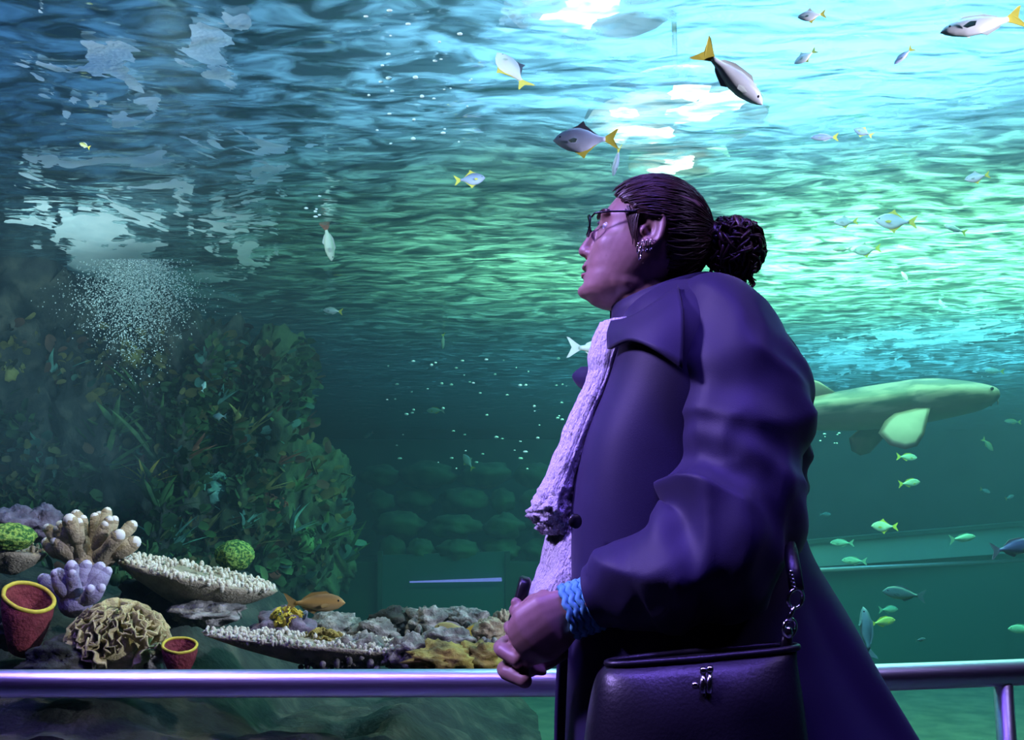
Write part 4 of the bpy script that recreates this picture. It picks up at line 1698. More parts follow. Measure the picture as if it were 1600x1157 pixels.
gl_ = empty('gallery_window', at(690, 1010, 11.2))
gchild(wall_piece(quad(((596, 868), (792, 862), (792, 1010), (596, 1010)), 11.22, 11.22), 0.06, 'pane', m_farglass, '', ''), gl_)
for (x0, x1) in ((590, 597), (790, 797)):
    gchild(wall_piece(quad(((x0, 862), (x1, 862), (x1, 1010), (x0, 1010)), 11.18, 11.18), 0.11, 'jamb', m_bank, '', ''), gl_)
r2 = MB()
r2.tube([at(640, 910, 11.14), at(784, 906, 11.14)], [0.008, 0.020], 8)
gchild(r2.build('glowing_rail', m_rail_glow), gl_)
tag(gl_, 'gallery window with a glowing violet rail under the mossy stones', 'window')

# --- leafy algae crusting the reef wall (uncountable)
rna = random.Random(17)
m_alg = {'green': pmat('algae_green', (0.010, 0.045, 0.015), 0.8, color2=(0.05, 0.13, 0.03), scale=9), 'olive': pmat('algae_olive', (0.05, 0.055, 0.012), 0.8, color2=(0.16, 0.15, 0.04), scale=9),
         'teal': pmat('algae_teal', (0.02, 0.09, 0.07), 0.8, color2=(0.07, 0.20, 0.15), scale=9), 'rusty': pmat('algae_rusty', (0.05, 0.022, 0.012), 0.8, color2=(0.10, 0.045, 0.02), scale=9)}
for cname, num, words_ in (('green', 2400, 'dark green leafy algae crusting the rock wall'), ('olive', 700, 'olive leafy algae crusting the rock wall'),
                           ('teal', 220, 'blue-green leafy algae crusting the rock wall'), ('rusty', 140, 'rusty leafy algae crusting the rock wall')):
    mb = MB()
    centres = [(rna.uniform(-10, 540), rna.uniform(525, 900)) for _ in range(34)]
    for i in range(num):
        c = rna.choice(centres)
        px, py = c[0] + rna.gauss(0, 26), c[1] + rna.gauss(0, 22)
        d = ray(px, py).normalized()
        h = REEF.ray_cast(CAM, d)
        if h[0] is None or h[0].z > WATER_Z - 0.05 or h[0].y < 4.2:
            continue
        p0 = h[0]
        sz = rna.uniform(5, 15) * p0.y / 1600
        out_ = (h[1] * (1 if h[1].dot(d) < 0 else -1) + Vector((rna.gauss(0, 0.5), rna.gauss(0, 0.3), rna.uniform(-0.2, 1.0)))).normalized()
        e = out_.cross(Vector((rna.gauss(0, 1), rna.gauss(0, 1), rna.gauss(0, 1)))).normalized()
        up_ = e.cross(out_)
        g = []
        for k in range(4):
            f = k / 3
            w = sz * 0.42 * (0.35 + math.sin(math.pi * (0.15 + 0.7 * f)))
            cc = p0 + out_ * sz * 1.5 * f + up_ * sz * 0.4 * f * f
            g.append([cc - e * w, cc + up_ * w * 0.35, cc + e * w])
        mb.sheet(g)
    ao = mb.build('algae', m_alg[cname], outward=False)
    tag(ao, words_, 'algae', kind='stuff')

# ------------------------------------------------------------------ foam, bubbles, cascade
def project(p):
    d = p - CAM
    f = d.dot(FWD)
    return 800 + d.x / f * FPX, 578.5 - d.dot(UP) / f * FPX


m_foam = pmat('foam_white', (0.80, 0.88, 0.88), 0.8, color2=(0.62, 0.74, 0.76), scale=14, bump=0.4, bscale=60)
nt_ = m_foam.node_tree
bs_ = [n for n in nt_.nodes if n.type == 'BSDF_PRINCIPLED'][0]
tl_ = nt_.nodes.new('ShaderNodeBsdfTranslucent')
tl_.inputs[0].default_value = (0.80, 0.92, 0.92, 1)
mx_ = nt_.nodes.new('ShaderNodeMixShader')
mx_.inputs[0].default_value = 0.55
ou_ = [n for n in nt_.nodes if n.type == 'OUTPUT_MATERIAL'][0]
nt_.links.new(bs_.outputs[0], mx_.inputs[1])
nt_.links.new(tl_.outputs[0], mx_.inputs[2])
nt_.links.new(mx_.outputs[0], ou_.inputs[0])


def foam_patch(blobs, cell, label, thresh, freq, seed, stringy=1.0, grow=1.0):
    """Foam drifting under the surface: cells of a fine sheet where a noise field, gathered round BLOBS (px, py, rx, ry, weight), is high; contours are cut smoothly."""
    xs_, ys_ = [], []
    for (px, py, rx, ry, w) in blobs:
        for sx in (-2.0, 0, 2.0):
            for sy in (-2.0, 0, 2.0):
                yy = min(640, py + sy * ry)
                p = at_z(px + sx * rx, yy, WATER_Z)
                xs_.append(p.x)
                ys_.append(p.y)
    x0, x1, y0, y1 = max(min(xs_), -9.0), min(max(xs_), 10.5), max(min(ys_), PANE_Y + 0.16), min(max(ys_), 14.0)
    nx_, ny_ = int((x1 - x0) / cell) + 2, int((y1 - y0) / cell) + 2
    val, pos = {}, {}

    def field(i, j):
        k = (i, j)
        if k not in val:
            x, y = x0 + i * cell, y0 + j * cell
            px, py = project(Vector((x, y, WATER_Z)))
            m = 0.0
            for (bx, by, rx, ry, w) in blobs:
                e = ((px - bx) / rx) ** 2 + ((py - by) / ry) ** 2
                if e < 6:
                    m += w * math.exp(-e)
            if m < 0.05:
                val[k] = -1.0
            else:
                wx = 0.35 * noise.noise(Vector((x * 1.6, y * 1.2, seed)))
                wy = 0.35 * noise.noise(Vector((x * 1.6, y * 1.2, seed + 7)))
                q = Vector(((x + wx) * freq, (y + wy) * freq * 0.8, seed))
                n1 = 1 - 2.0 * abs(noise.noise(q))
                n2 = noise.fractal(q * 1.7 + Vector((3, 1, 2)), 1.0, 2.0, 3) + 0.9 * noise.fractal(q * 5.0, 0.8, 2.0, 3)
                val[k] = stringy * n1 * 0.85 + 0.45 * n2 + min(m, 1.2) * grow - thresh
        return val[k]

    V, F, key = [], [], {}

    def vert(a, b):
        k = (a, b) if a <= b else (b, a)
        if k not in key:
            va, vb = val[a], val[b]
            t = 0.0 if a == b else va / (va - vb)
            x = x0 + (a[0] + (b[0] - a[0]) * t) * cell
            y = y0 + (a[1] + (b[1] - a[1]) * t) * cell
            key[k] = len(V)
            V.append((x, y, wave_height(x, y) - 0.012))
        return key[k]

    for j in range(ny_):
        for i in range(nx_):
            for tri in (((i, j), (i + 1, j), (i + 1, j + 1)), ((i, j), (i + 1, j + 1), (i, j + 1))):
                vs_ = [field(*c) for c in tri]
                if max(vs_) <= 0:
                    continue
                poly = []
                for a in range(3):
                    c0, c1 = tri[a], tri[(a + 1) % 3]
                    if val[c0] > 0:
                        poly.append(vert(c0, c0))
                    if (val[c0] > 0) != (val[c1] > 0):
                        poly.append(vert(c0, c1))
                if len(poly) >= 3:
                    F.append(poly)
    if not F:
        return None
    o = from_arrays('sea_foam', V, F, m_foam)
    tag(o, label, 'foam', kind='stuff')
    return o


foam_patch([(165, 110, 60, 50, 0.75), (205, 140, 26, 26, 0.5), (60, 95, 40, 24, 0.2), (325, 55, 40, 34, 0.6), (385, 20, 22, 14, 0.5), (85, 165, 30, 18, 0.45), (195, 185, 34, 12, 0.5), (345, 110, 22, 20, 0.4), (30, 10, 30, 16, 0.3)],
           0.012, 'white foam scraps at the upper left of the water surface', 1.08, 3.0, 3.0)
foam_patch([(250, 262, 46, 26, 0.8), (90, 235, 70, 12, 0.5), (190, 242, 70, 9, 0.6), (175, 290, 40, 30, 0.5), (270, 320, 34, 18, 0.45), (40, 265, 40, 14, 0.4), (60, 345, 60, 40, 0.45)],
           0.018, 'curling white foam band left of the middle', 1.06, 2.4, 8.0)
foam_patch([(190, 420, 70, 60, 0.95), (140, 360, 60, 40, 0.6), (300, 445, 54, 26, 0.7), (330, 400, 40, 30, 0.3), (215, 480, 70, 34, 0.6)],
           0.022, 'broad foam sheet spreading from the waterfall', 0.98, 1.9, 13.0)
foam_patch([(390, 300, 50, 40, 0.36), (360, 340, 50, 30, 0.42), (420, 260, 40, 20, 0.3), (330, 220, 40, 20, 0.4), (390, 400, 40, 26, 0.34), (460, 228, 60, 10, 0.42)],
           0.018, 'scattered small foam flecks right of the waterfall', 1.02, 5.2, 23.0)
foam_patch([(1440, 525, 90, 16, 0.62), (1300, 560, 60, 20, 0.55), (1540, 510, 60, 22, 0.5), (1400, 572, 120, 14, 0.45), (1560, 560, 50, 14, 0.5), (1290, 600, 40, 10, 0.4), (1480, 470, 80, 14, 0.2), (1330, 535, 40, 10, 0.4)],
           0.026, 'pale foam flecks above the shark', 1.06, 3.4, 31.0)

# cascade of bubbles where water falls in
m_bub = pmat('bubble_white', (0.75, 0.88, 0.88), 0.3)
rb_ = random.Random(3)
cb_ = MB()
for i in range(8500):
    py = 405 + abs(rb_.gauss(0, 62))
    f = min(1.0, (py - 405) / 150.0)
    px = 212 + rb_.gauss(0, 1) * (26 + 20 * math.sin(math.pi * min(1, f * 1.05)))
    Y = 5.85 + rb_.gauss(0, 0.20)
    p = at(px, py, Y)
    if p.z > WATER_Z - 0.03:
        continue
    r = rb_.uniform(0.0016, 0.0045)
    cb_.ball(p, r, r, r, 5, 4)
co_ = cb_.build('bubble_cascade', pmat('plume_bubble', (0.34, 0.42, 0.42), 0.4))
tag(co_, 'cloudy plume of bubbles where water pours in over the olive coral', 'bubbles', kind='stuff')
fb_ = MB()
for i in range(120):
    if i < 62:
        px, py = rb_.uniform(600, 890), rb_.uniform(560, 735)
        Y = rb_.uniform(6.0, 9.0)
        s = rb_.uniform(1.2, 3.0)
    elif i < 84:
        px, py = rb_.uniform(1275, 1420), rb_.uniform(676, 694)
        Y = 8.0
        s = rb_.uniform(1.0, 2.2)
    elif i < 90:
        px, py, Y, s = 488 + rb_.uniform(-12, 16), rb_.uniform(305, 345), 4.6, rb_.uniform(2.0, 3.0)
    else:
        px, py, Y, s = rb_.uniform(560, 740), rb_.uniform(15, 235), 0, rb_.uniform(1.5, 4.5)
    if Y:
        p = at(px, py, Y)
        p.z = min(p.z, WATER_Z - 0.04)
    else:
        p = at_z(px, py, WATER_Z - 0.05)
        Y = p.y
        if Y < PANE_Y + 0.2:
            continue
    r = s * Y / 1600
    fb_.ball(p, r * rb_.uniform(0.9, 1.6), r, r * 0.7, 7, 5)
fo_ = fb_.build('air_bubbles', m_bub)
tag(fo_, 'tiny air bubbles drifting through the open water', 'bubbles', kind='stuff')


# ------------------------------------------------------------------ fish
def fish_mat(name, back, side, belly, rough=0.35, metallic=0.0):
    m, nt, out = new_mat(name)
    N, L = nt.nodes, nt.links
    b = N.new('ShaderNodeBsdfPrincipled')
    b.inputs['Roughness'].default_value = rough
    b.inputs['Metallic'].default_value = metallic
    tc = N.new('ShaderNodeTexCoord')
    sp = N.new('ShaderNodeSeparateXYZ')
    L.new(tc.outputs['Generated'], sp.inputs[0])
    r = N.new('ShaderNodeValToRGB')
    r.color_ramp.elements[0].position = 0.25
    r.color_ramp.elements[0].color = (*belly, 1)
    r.color_ramp.elements[1].position = 0.90
    r.color_ramp.elements[1].color = (*back, 1)
    e = r.color_ramp.elements.new(0.6)
    e.color = (*side, 1)
    n = N.new('ShaderNodeTexNoise')
    n.inputs['Scale'].default_value = 60
    L.new(tc.outputs['Object'], n.inputs['Vector'])
    ma = N.new('ShaderNodeMath')
    ma.operation = 'MULTIPLY_ADD'
    ma.inputs[1].default_value = 0.12
    L.new(n.outputs[0], ma.inputs[0])
    L.new(sp.outputs[2], ma.inputs[2])
    L.new(ma.outputs[0], r.inputs[0])
    L.new(r.outputs[0], b.inputs['Base Color'])
    bp = N.new('ShaderNodeBump')
    bp.inputs['Strength'].default_value = 0.15
    bp.inputs['Distance'].default_value = 0.004
    v = N.new('ShaderNodeTexVoronoi')
    v.inputs['Scale'].default_value = 140
    L.new(tc.outputs['Object'], v.inputs['Vector'])
    L.new(v.outputs['Distance'], bp.inputs['Height'])
    L.new(bp.outputs[0], b.inputs['Normal'])
    L.new(b.outputs[0], out.inputs[0])
    return m


m_silver = fish_mat('silver_scales', (0.50, 0.52, 0.58), (0.80, 0.80, 0.82), (0.90, 0.88, 0.85))
m_bluesilver = fish_mat('blue_silver_scales', (0.22, 0.22, 0.38), (0.40, 0.42, 0.62), (0.62, 0.62, 0.80))
m_pale = fish_mat('pale_green_scales', (0.45, 0.55, 0.42), (0.68, 0.76, 0.62), (0.85, 0.88, 0.72), 0.4, 0.0)
m_teal = fish_mat('teal_scales', (0.18, 0.36, 0.32), (0.30, 0.55, 0.48), (0.45, 0.66, 0.55), 0.45, 0.0)
m_brownf = fish_mat('brown_scales', (0.20, 0.11, 0.03), (0.42, 0.24, 0.06), (0.40, 0.28, 0.12), 0.6, 0.0)
m_yellowf = fish_mat('yellow_scales', (0.40, 0.40, 0.12), (0.62, 0.60, 0.22), (0.72, 0.70, 0.42), 0.5, 0.05)
m_finy = pmat('yellow_fin', (0.85, 0.68, 0.08), 0.5)
m_finw = pmat('pale_fin', (0.62, 0.66, 0.60), 0.5)
m_find = pmat('dark_fin', (0.06, 0.05, 0.08), 0.5)
m_fint = pmat('teal_fin', (0.25, 0.45, 0.38), 0.5)
m_finb = pmat('brown_fin', (0.28, 0.18, 0.05), 0.6)
m_eye = pmat('fish_eye', (0.01, 0.01, 0.012), 0.15)

# outlines along the length (0 = snout, 1 = tail root): upper and lower edge in body lengths
SHAPES = {
    'mono': ([(0, 0.0), (0.06, 0.09), (0.16, 0.17), (0.32, 0.235), (0.48, 0.25), (0.64, 0.20), (0.80, 0.11), (0.92, 0.055), (1, 0.045)],
             [(0, 0.0), (0.06, -0.06), (0.16, -0.14), (0.32, -0.22), (0.50, -0.255), (0.66, -0.21), (0.80, -0.12), (0.92, -0.055), (1, -0.045)], 0.085),
    'slender': ([(0, 0.0), (0.06, 0.07), (0.18, 0.125), (0.36, 0.155), (0.55, 0.15), (0.72, 0.11), (0.86, 0.065), (1, 0.04)],
                [(0, 0.0), (0.06, -0.05), (0.18, -0.105), (0.36, -0.15), (0.55, -0.15), (0.72, -0.11), (0.86, -0.065), (1, -0.04)], 0.10),
    'oval': ([(0, 0.0), (0.05, 0.07), (0.16, 0.15), (0.34, 0.195), (0.55, 0.185), (0.75, 0.12), (0.90, 0.055), (1, 0.035)],
             [(0, 0.0), (0.05, -0.05), (0.16, -0.12), (0.34, -0.17), (0.55, -0.165), (0.75, -0.105), (0.90, -0.05), (1, -0.035)], 0.08),
}


def interp(tab, t):
    for (a, va), (b, vb) in zip(tab, tab[1:]):
        if a <= t <= b:
            f = (t - a) / (b - a)
            f = f * f * (3 - 2 * f) * 0.4 + f * 0.6
            return va + (vb - va) * f
    return tab[-1][1]


PROTO = {}


def fish_meshes(kind, bm_, tailm, finm):
    """Part meshes of a fish of unit body length, snout at +x, back at +z; shared between alike fish."""
    key = (kind, bm_.name, tailm.name, finm.name)
    if key in PROTO:
        return PROTO[key]
    up, lo, th = SHAPES[kind]
    parts = []
    mb = MB()
    rings = []
    for k in range(19):
        t = k / 18
        t = t ** 1.25 if t < 0.5 else t
        u, l = interp(up, t), interp(lo, t)
        zc, hh = (u + l) / 2, max(0.004, (u - l) / 2)
        w = th * (math.sin(math.pi * min(1.0, t * 0.86 + 0.06)) ** 0.75) * (1.0 if t < 0.8 else 0.9) + 0.004
        w = min(w, hh * 0.95) if t > 0.05 else min(w, 0.02)
        rings.append([Vector((0.5 - t, w * math.cos(a), zc + hh * math.sin(a))) for a in np.linspace(0, 2 * math.pi, 16, endpoint=False)])
    mb.loft(rings)
    parts.append(('body', mb, bm_))

    def thin(pts, w=0.006):
        q = MB()
        n = len(pts)
        c = sum((Vector(p) for p in pts), Vector()) / n
        A = [Vector((p[0], w * (0.4 if i % 2 else 1), p[2])) for i, p in enumerate(pts)]
        B = [Vector((p[0], -w * (0.4 if i % 2 else 1), p[2])) for i, p in enumerate(pts)]
        q.add(A + B, [tuple(range(n)), tuple(range(2 * n - 1, n - 1, -1))] + [(i, i + n, (i + 1) % n + n, (i + 1) % n) for i in range(n)])
        return q

    parts.append(('tail_fin', thin([(-0.47, 0, 0.035), (-0.56, 0, 0.09), (-0.70, 0, 0.19), (-0.755, 0, 0.205), (-0.70, 0, 0.10), (-0.655, 0, 0.0), (-0.70, 0, -0.10), (-0.755, 0, -0.205), (-0.70, 0, -0.19), (-0.56, 0, -0.09), (-0.47, 0, -0.035)]), tailm))
    um = interp(up, 0.45)
    lm = interp(lo, 0.5)
    if kind == 'mono':
        parts.append(('dorsal_fin', thin([(0.16, 0, um * 0.9), (0.02, 0, um + 0.05), (-0.08, 0, um + 0.13), (-0.12, 0, um + 0.04), (-0.30, 0, 0.13), (-0.40, 0, 0.06), (-0.20, 0, 0.12), (0.0, 0, um * 0.85)]), finm))
        parts.append(('anal_fin', thin([(0.10, 0, lm * 0.88), (-0.02, 0, lm - 0.05), (-0.10, 0, lm - 0.12), (-0.14, 0, lm - 0.03), (-0.30, 0, -0.13), (-0.40, 0, -0.06), (-0.2, 0, -0.12), (0.0, 0, lm * 0.85)]), tailm))
    else:
        parts.append(('dorsal_fin', thin([(0.24, 0, um * 0.80), (0.10, 0, um + 0.05), (-0.20, 0, um + 0.02), (-0.36, 0, 0.10), (-0.40, 0, 0.05), (-0.1, 0, um * 0.7)]), finm))
        parts.append(('anal_fin', thin([(-0.02, 0, lm * 0.85), (-0.14, 0, lm - 0.05), (-0.34, 0, -0.11), (-0.40, 0, -0.05), (-0.2, 0, lm * 0.6)]), finm))
    for s in (-1, 1):
        q = MB()
        A = [Vector((0.20, s * th * 0.93, -0.03)), Vector((0.10, s * (th + 0.04), 0.0)), Vector((0.02, s * (th + 0.075), -0.04)), Vector((0.05, s * (th + 0.05), -0.09)), Vector((0.15, s * th, -0.075))]
        B = [p + Vector((0, s * 0.006, 0.003)) for p in A]
        q.add(A + B, [(0, 1, 2, 3, 4), (9, 8, 7, 6, 5)] + [(i, i + 5, (i + 1) % 5 + 5, (i + 1) % 5) for i in range(5)])
        parts.append(('pectoral_fin', q, m_finw if finm is m_find else finm))
        e = MB()
        tx = 0.36
        hw = th * (math.sin(math.pi * (0.14 * 0.86 + 0.06)) ** 0.75)
        e.ball((tx, s * hw * 0.86, interp(up, 0.14) * 0.35), 0.026, 0.014, 0.026, 8, 6)
        parts.append(('eye', e, m_eye))
    out = []
    for nm, mb_, mt in parts:
        me = mb_.mesh(nm)
        b_ = bmesh.new()
        b_.from_mesh(me)
        bmesh.ops.recalc_face_normals(b_, faces=b_.faces)
        b_.to_mesh(me)
        b_.free()
        if nm in ('body', 'eye'):
            me.polygons.foreach_set('use_smooth', [True] * len(me.polygons))
        me.materials.append(mt)
        out.append((nm, me))
    PROTO[key] = out
    return out


def fish(px, py, lpx, hx, hy, kind, bm_, tailm, finm, label, Y=None, turn=0.0, roll=0.0, real=0.20, parts=True, group='fish in the tank'):
    """A fish centred at a picture point, LPX long, heading (hx right, hy up) in the picture, TURN swings it in depth, ROLL about its length."""
    d = ray(px, py)
    ycap = 1e9
    if d.z > 0:
        ycap = (WATER_Z - 0.10 - CAM.z) / d.z * d.y
    if Y is None:
        Y = FPX * real / lpx
    Y = max(PANE_Y + 0.19, min(Y, ycap, 14.0))
    p = at(px, py, Y)
    L_ = lpx * Y / FPX / 1.28 / max(0.45, math.cos(turn))
    f = Vector((hx, 0, hy)).normalized()
    f = (f * math.cos(turn) + Vector((0, 1, 0)) * math.sin(turn)).normalized()
    upv = Vector((0, 0, 1)) - f * f.z
    if upv.length < 0.25:
        upv = Vector((1, 0, 0)) - f * f.x
    upv.normalize()
    sd = upv.cross(f)
    Mx = Matrix((f, sd, upv)).transposed() @ Matrix.Rotation(roll, 3, 'X')
    t = empty('fish', p)
    t.rotation_euler = Mx.to_euler()
    t.scale = (L_, L_, L_)
    for nm, me in fish_meshes(kind, bm_, tailm, finm):
        if not parts and nm in ('pectoral_fin', 'eye'):
            continue
        o = bpy.data.objects.new(nm, me)
        COL.objects.link(o)
        o.parent = t
        if nm == 'body':
            o.location = (0, 0, 0)
    tag(t, label, 'fish', group)
    return t


S, B_, P, T = m_silver, m_bluesilver, m_pale, m_teal
FISH = [
    # px, py, length, heading x, y, kind, body, tail, fins, label, turn, roll
    (795, 104, 92, -45, 68, 'mono', S, m_finy, m_find, 'silver fish with a yellow tail climbing nose-up at top centre', 0.35, 0.9),
    (905, 219, 108, -1, 0.02, 'mono', B_, m_finy, m_find, 'bluish silver fish with bright yellow tail left of the glare', 0.15, 0.0),
    (1152, 128, 142, 58, -48, 'slender', S, m_finy, m_finw, 'long silver fish diving to the lower right beside the glare', 0.2, 0.5),
    (1264, 25, 46, -1, -0.05, 'mono', S, m_finy, m_finw, 'small silver fish at the top edge right of the glare', 0.2, 0.0),
    (1255, 91, 40, -0.9, -0.5, 'mono', S, m_finy, m_finw, 'small silver fish heading down left below the top edge one', 0.3, 0.2),
    (1409, 90, 40, -0.8, -0.7, 'slender', B_, m_finy, m_finw, 'small violet fish swimming down left near the top right', 0.2, 0.0),
    (1522, 41, 140, -0.97, -0.16, 'slender', S, m_finy, m_finw, 'large silver fish in the top right corner', 0.1, 0.2),
    (739, 280, 52, 0.98, 0.15, 'mono', B_, m_finy, m_finy, 'dark fish with yellow fins left of the face', 0.2, 0.0),
    (962, 257, 36, -0.2, -1, 'slender', B_, m_finy, m_finw, 'narrow dark fish hanging just above the forehead', 0.9, 0.6),
    (1284, 215, 44, -1, 0.05, 'slender', B_, m_finy, m_finw, 'small violet fish with yellow tail right of the glare', 0.2, 0.0),
    (1346, 206, 32, -0.8, 0.5, 'mono', B_, m_finy, m_finy, 'small brownish fish tilted nose up at right', 0.4, 0.2),
    (1523, 278, 38, -1, -0.15, 'mono', S, m_finy, m_finw, 'white fish alone over the green ripples far right', 0.3, 0.0),
    (1318, 347, 38, -1, 0.0, 'mono', S, m_finy, m_finw, 'white fish leading the small group right of the bun', 0.2, 0.0),
    (1393, 346, 66, -1, 0.1, 'mono', S, m_finy, m_finy, 'largest white fish of the group right of the bun', 0.2, 0.0),
    (1489, 357, 36, -0.9, 0.45, 'slender', S, m_finy, m_finw, 'white fish trailing the group at its right end', 0.3, 0.0),
    (1350, 391, 44, -1, -0.08, 'mono', S, m_finy, m_finw, 'lower white fish of the group beneath the largest', 0.2, 0.0),
    (1313, 390, 28, -1, 0.1, 'slender', P, m_finw, m_finw, 'faint pale fish in front of the lower white one', 0.4, 0.0),
    (1413, 432, 24, -0.3, 1, 'slender', S, m_finw, m_finw, 'tiny white fish swimming upright over dark ripples', 0.5, 0.4),
    (514, 384, 58, 0.12, -1, 'slender', P, m_redweed, m_finw, 'pale fish diving straight down left of centre', 0.5, 0.9),
    (517, 486, 34, -1, 0.12, 'oval', S, m_finy, m_finw, 'small silver fish below the diving one', 0.2, 0.0),
    (692, 536, 24, -0.1, -1, 'slender', S, m_finy, m_finw, 'tiny white fish pointing down in mid water', 0.6, 0.7),
    (945, 546, 104, 1, -0.02, 'slender', S, m_finw, m_finw, 'fish half hidden by the scarf with only its pale tail showing', 0.2, 0.0),
    (678, 642, 30, -1, 0.0, 'oval', P, m_finw, m_finy, 'pale olive fish in the dim water left of the scarf', 0.3, 0.0),
    (575, 681, 18, -0.8, -0.5, 'oval', P, m_finw, m_finw, 'tiny pale fish beside the blue haze', 0.3, 0.0),
    (730, 720, 30, -0.5, 0.75, 'mono', S, m_finy, m_finw, 'bright white fish near the mossy stones', 0.2, 0.0),
    (131, 227, 24, -0.8, 0.4, 'oval', m_yellowf, m_finy, m_finw, 'small yellowish fish among the foam at the left', 0.3, 0.0),
    (1420, 715, 36, 1, -0.05, 'oval', P, m_finy, m_finy, 'yellow-green fish just under the shark fin', 0.2, 0.0),
    (1424, 755, 38, 1, 0.1, 'oval', P, m_finy, m_finy, 'yellow-green fish second below the shark fin', 0.2, 0.1),
    (1541, 768, 20, 0.9, -0.3, 'oval', P, m_finy, m_finw, 'tiny pale fish at right below the shark', 0.3, 0.0),
    (1579, 777, 18, 0.9, 0.3, 'oval', P, m_finy, m_finw, 'tiny pale fish nearest the right edge below the shark', 0.3, 0.0),
    (1378, 823, 40, -1, 0.02, 'mono', P, m_finy, m_finy, 'deep bodied white fish with yellow fins above the gallery beam', 0.2, 0.0),
    (1414, 856, 20, 0.5, 0.8, 'mono', P, m_finy, m_finw, 'tiny fish tilted up in front of the gallery beam', 0.4, 0.0),
    (1590, 856, 80, 1, 0.12, 'oval', B_, m_finw, m_finw, 'bluish fish leaving the picture at the right edge', 0.2, 0.0),
    (1312, 849, 36, -1, 0.0, 'oval', T, m_fint, m_fint, 'teal fish in front of the beam close to the coat', 0.2, 0.0),
    (1331, 877, 38, -1, 0.03, 'oval', T, m_fint, m_fint, 'teal fish just above the pale gallery rail', 0.2, 0.0),
    (1308, 889, 22, 1, 0.05, 'oval', T, m_fint, m_fint, 'little teal fish on the pale gallery rail', 0.2, 0.0),
    (1406, 928, 66, -1, 0.12, 'oval', T, m_fint, m_fint, 'largest teal fish below the gallery rail', 0.1, 0.0),
    (1391, 953, 34, 1, 0.0, 'oval', T, m_fint, m_fint, 'dim teal fish under the largest teal one', 0.3, 0.0),
    (1383, 972, 44, 1, 0.12, 'oval', m_yellowf, m_finy, m_finy, 'yellow fish overlapping the dim teal one', 0.2, 0.0),
    (1353, 982, 78, 0.05, 1, 'slender', T, m_fint, m_fint, 'pale teal fish standing upright beside the coat hem', 0.4, 0.8),
    (1545, 697, 28, 0.7, -0.7, 'oval', m_yellowf, m_finy, m_finy, 'yellow fish diving right of the shark belly', 0.3, 0.2),
    (1580, 659, 24, -1, 0.1, 'oval', m_yellowf, m_finy, m_finy, 'small yellow fish near the right edge under the shark snout', 0.3, 0.0),
    (1551, 580, 28, -1, 0.1, 'oval', P, m_finy, m_finw, 'small pale fish above the shark snout', 0.3, 0.0),
    (1594, 984, 44, -1, 0.0, 'oval', T, m_fint, m_fint, 'teal fish cut by the right edge above the rail', 0.2, 0.0),
    (1474, 1064, 38, -1, -0.1, 'oval', m_yellowf, m_finy, m_finy, 'yellow-green fish seen under the hand rail', 0.2, 0.0),
    (1392, 1064, 26, 1, 0.0, 'oval', T, m_fint, m_fint, 'green fish seen under the hand rail by the coat', 0.2, 0.0),
    (505, 891, 34, 0.25, 1, 'mono', T, m_fint, m_fint, 'teal triangular fish standing upright over the brown fish', 0.3, 0.3),
    (571, 771, 12, 1, 0.2, 'oval', P, m_finw, m_finw, 'speck of a pale fish before the mossy stones', 0.2, 0.0),
    (675, 817, 18, 0.3, -1, 'oval', P, m_finy, m_finw, 'tiny cream fish before the third row of mossy stones', 0.4, 0.3),
    (738, 822, 20, 1, 0.1, 'oval', T, m_fint, m_fint, 'tiny teal fish right of the cream one', 0.2, 0.0),
    (501, 943, 96, 1, 0.0, 'oval', m_brownf, m_finb, m_finb, 'big orange-brown fish resting over the reef rubble', 0.05, 0.0),
    (703, 983, 62, -1, 0.1, 'oval', m_yellowf, m_finy, m_finw, 'yellow-green fish lying against the grey rubble', 0.1, 0.0),
    (594, 948, 16, -1, 0.2, 'oval', S, m_finw, m_finw, 'tiny white fish above the rubble', 0.2, 0.0),
    (319, 603, 18, 0.2, 1, 'mono', T, m_fint, m_fint, 'small teal fish high on the reef wall', 0.3, 0.0),
    (341, 651, 24, -1, 0.0, 'mono', T, m_fint, m_fint, 'pale teal fish midway on the reef wall', 0.3, 0.0),
    (1508, 841, 46, 1, 0.1, 'slender', T, m_fint, m_fint, 'slim teal fish gliding along the gallery beam', 0.2, 0.0),
    (1291, 804, 20, 1, 0.0, 'oval', T, m_fint, m_fint, 'faint teal fish near the coat above the beam', 0.2, 0.0),
    (1440, 1000, 18, 1, 0.1, 'oval', T, m_fint, m_fint, 'faint small fish low above the hand rail', 0.2, 0.0),
]
for (px, py, l, hx, hy, kd, bmx, tm, fm, lb, turn, roll) in FISH:
    kw = {}
    if lb.startswith('big orange'):
        kw['Y'] = 3.2
    if lb.startswith('yellow-green fish lying'):
        kw['Y'] = 2.98
    if 'reef wall' in lb:
        kw['Y'] = 5.0
    if lb.startswith('fish half hidden'):
        kw['Y'] = 4.2
    if 'hand rail' in lb:
        kw['Y'] = 4.5
    fish(px, py, l, hx, hy, kd, bmx, tm, fm, lb, turn=turn, roll=roll, parts=l > 26, **kw)

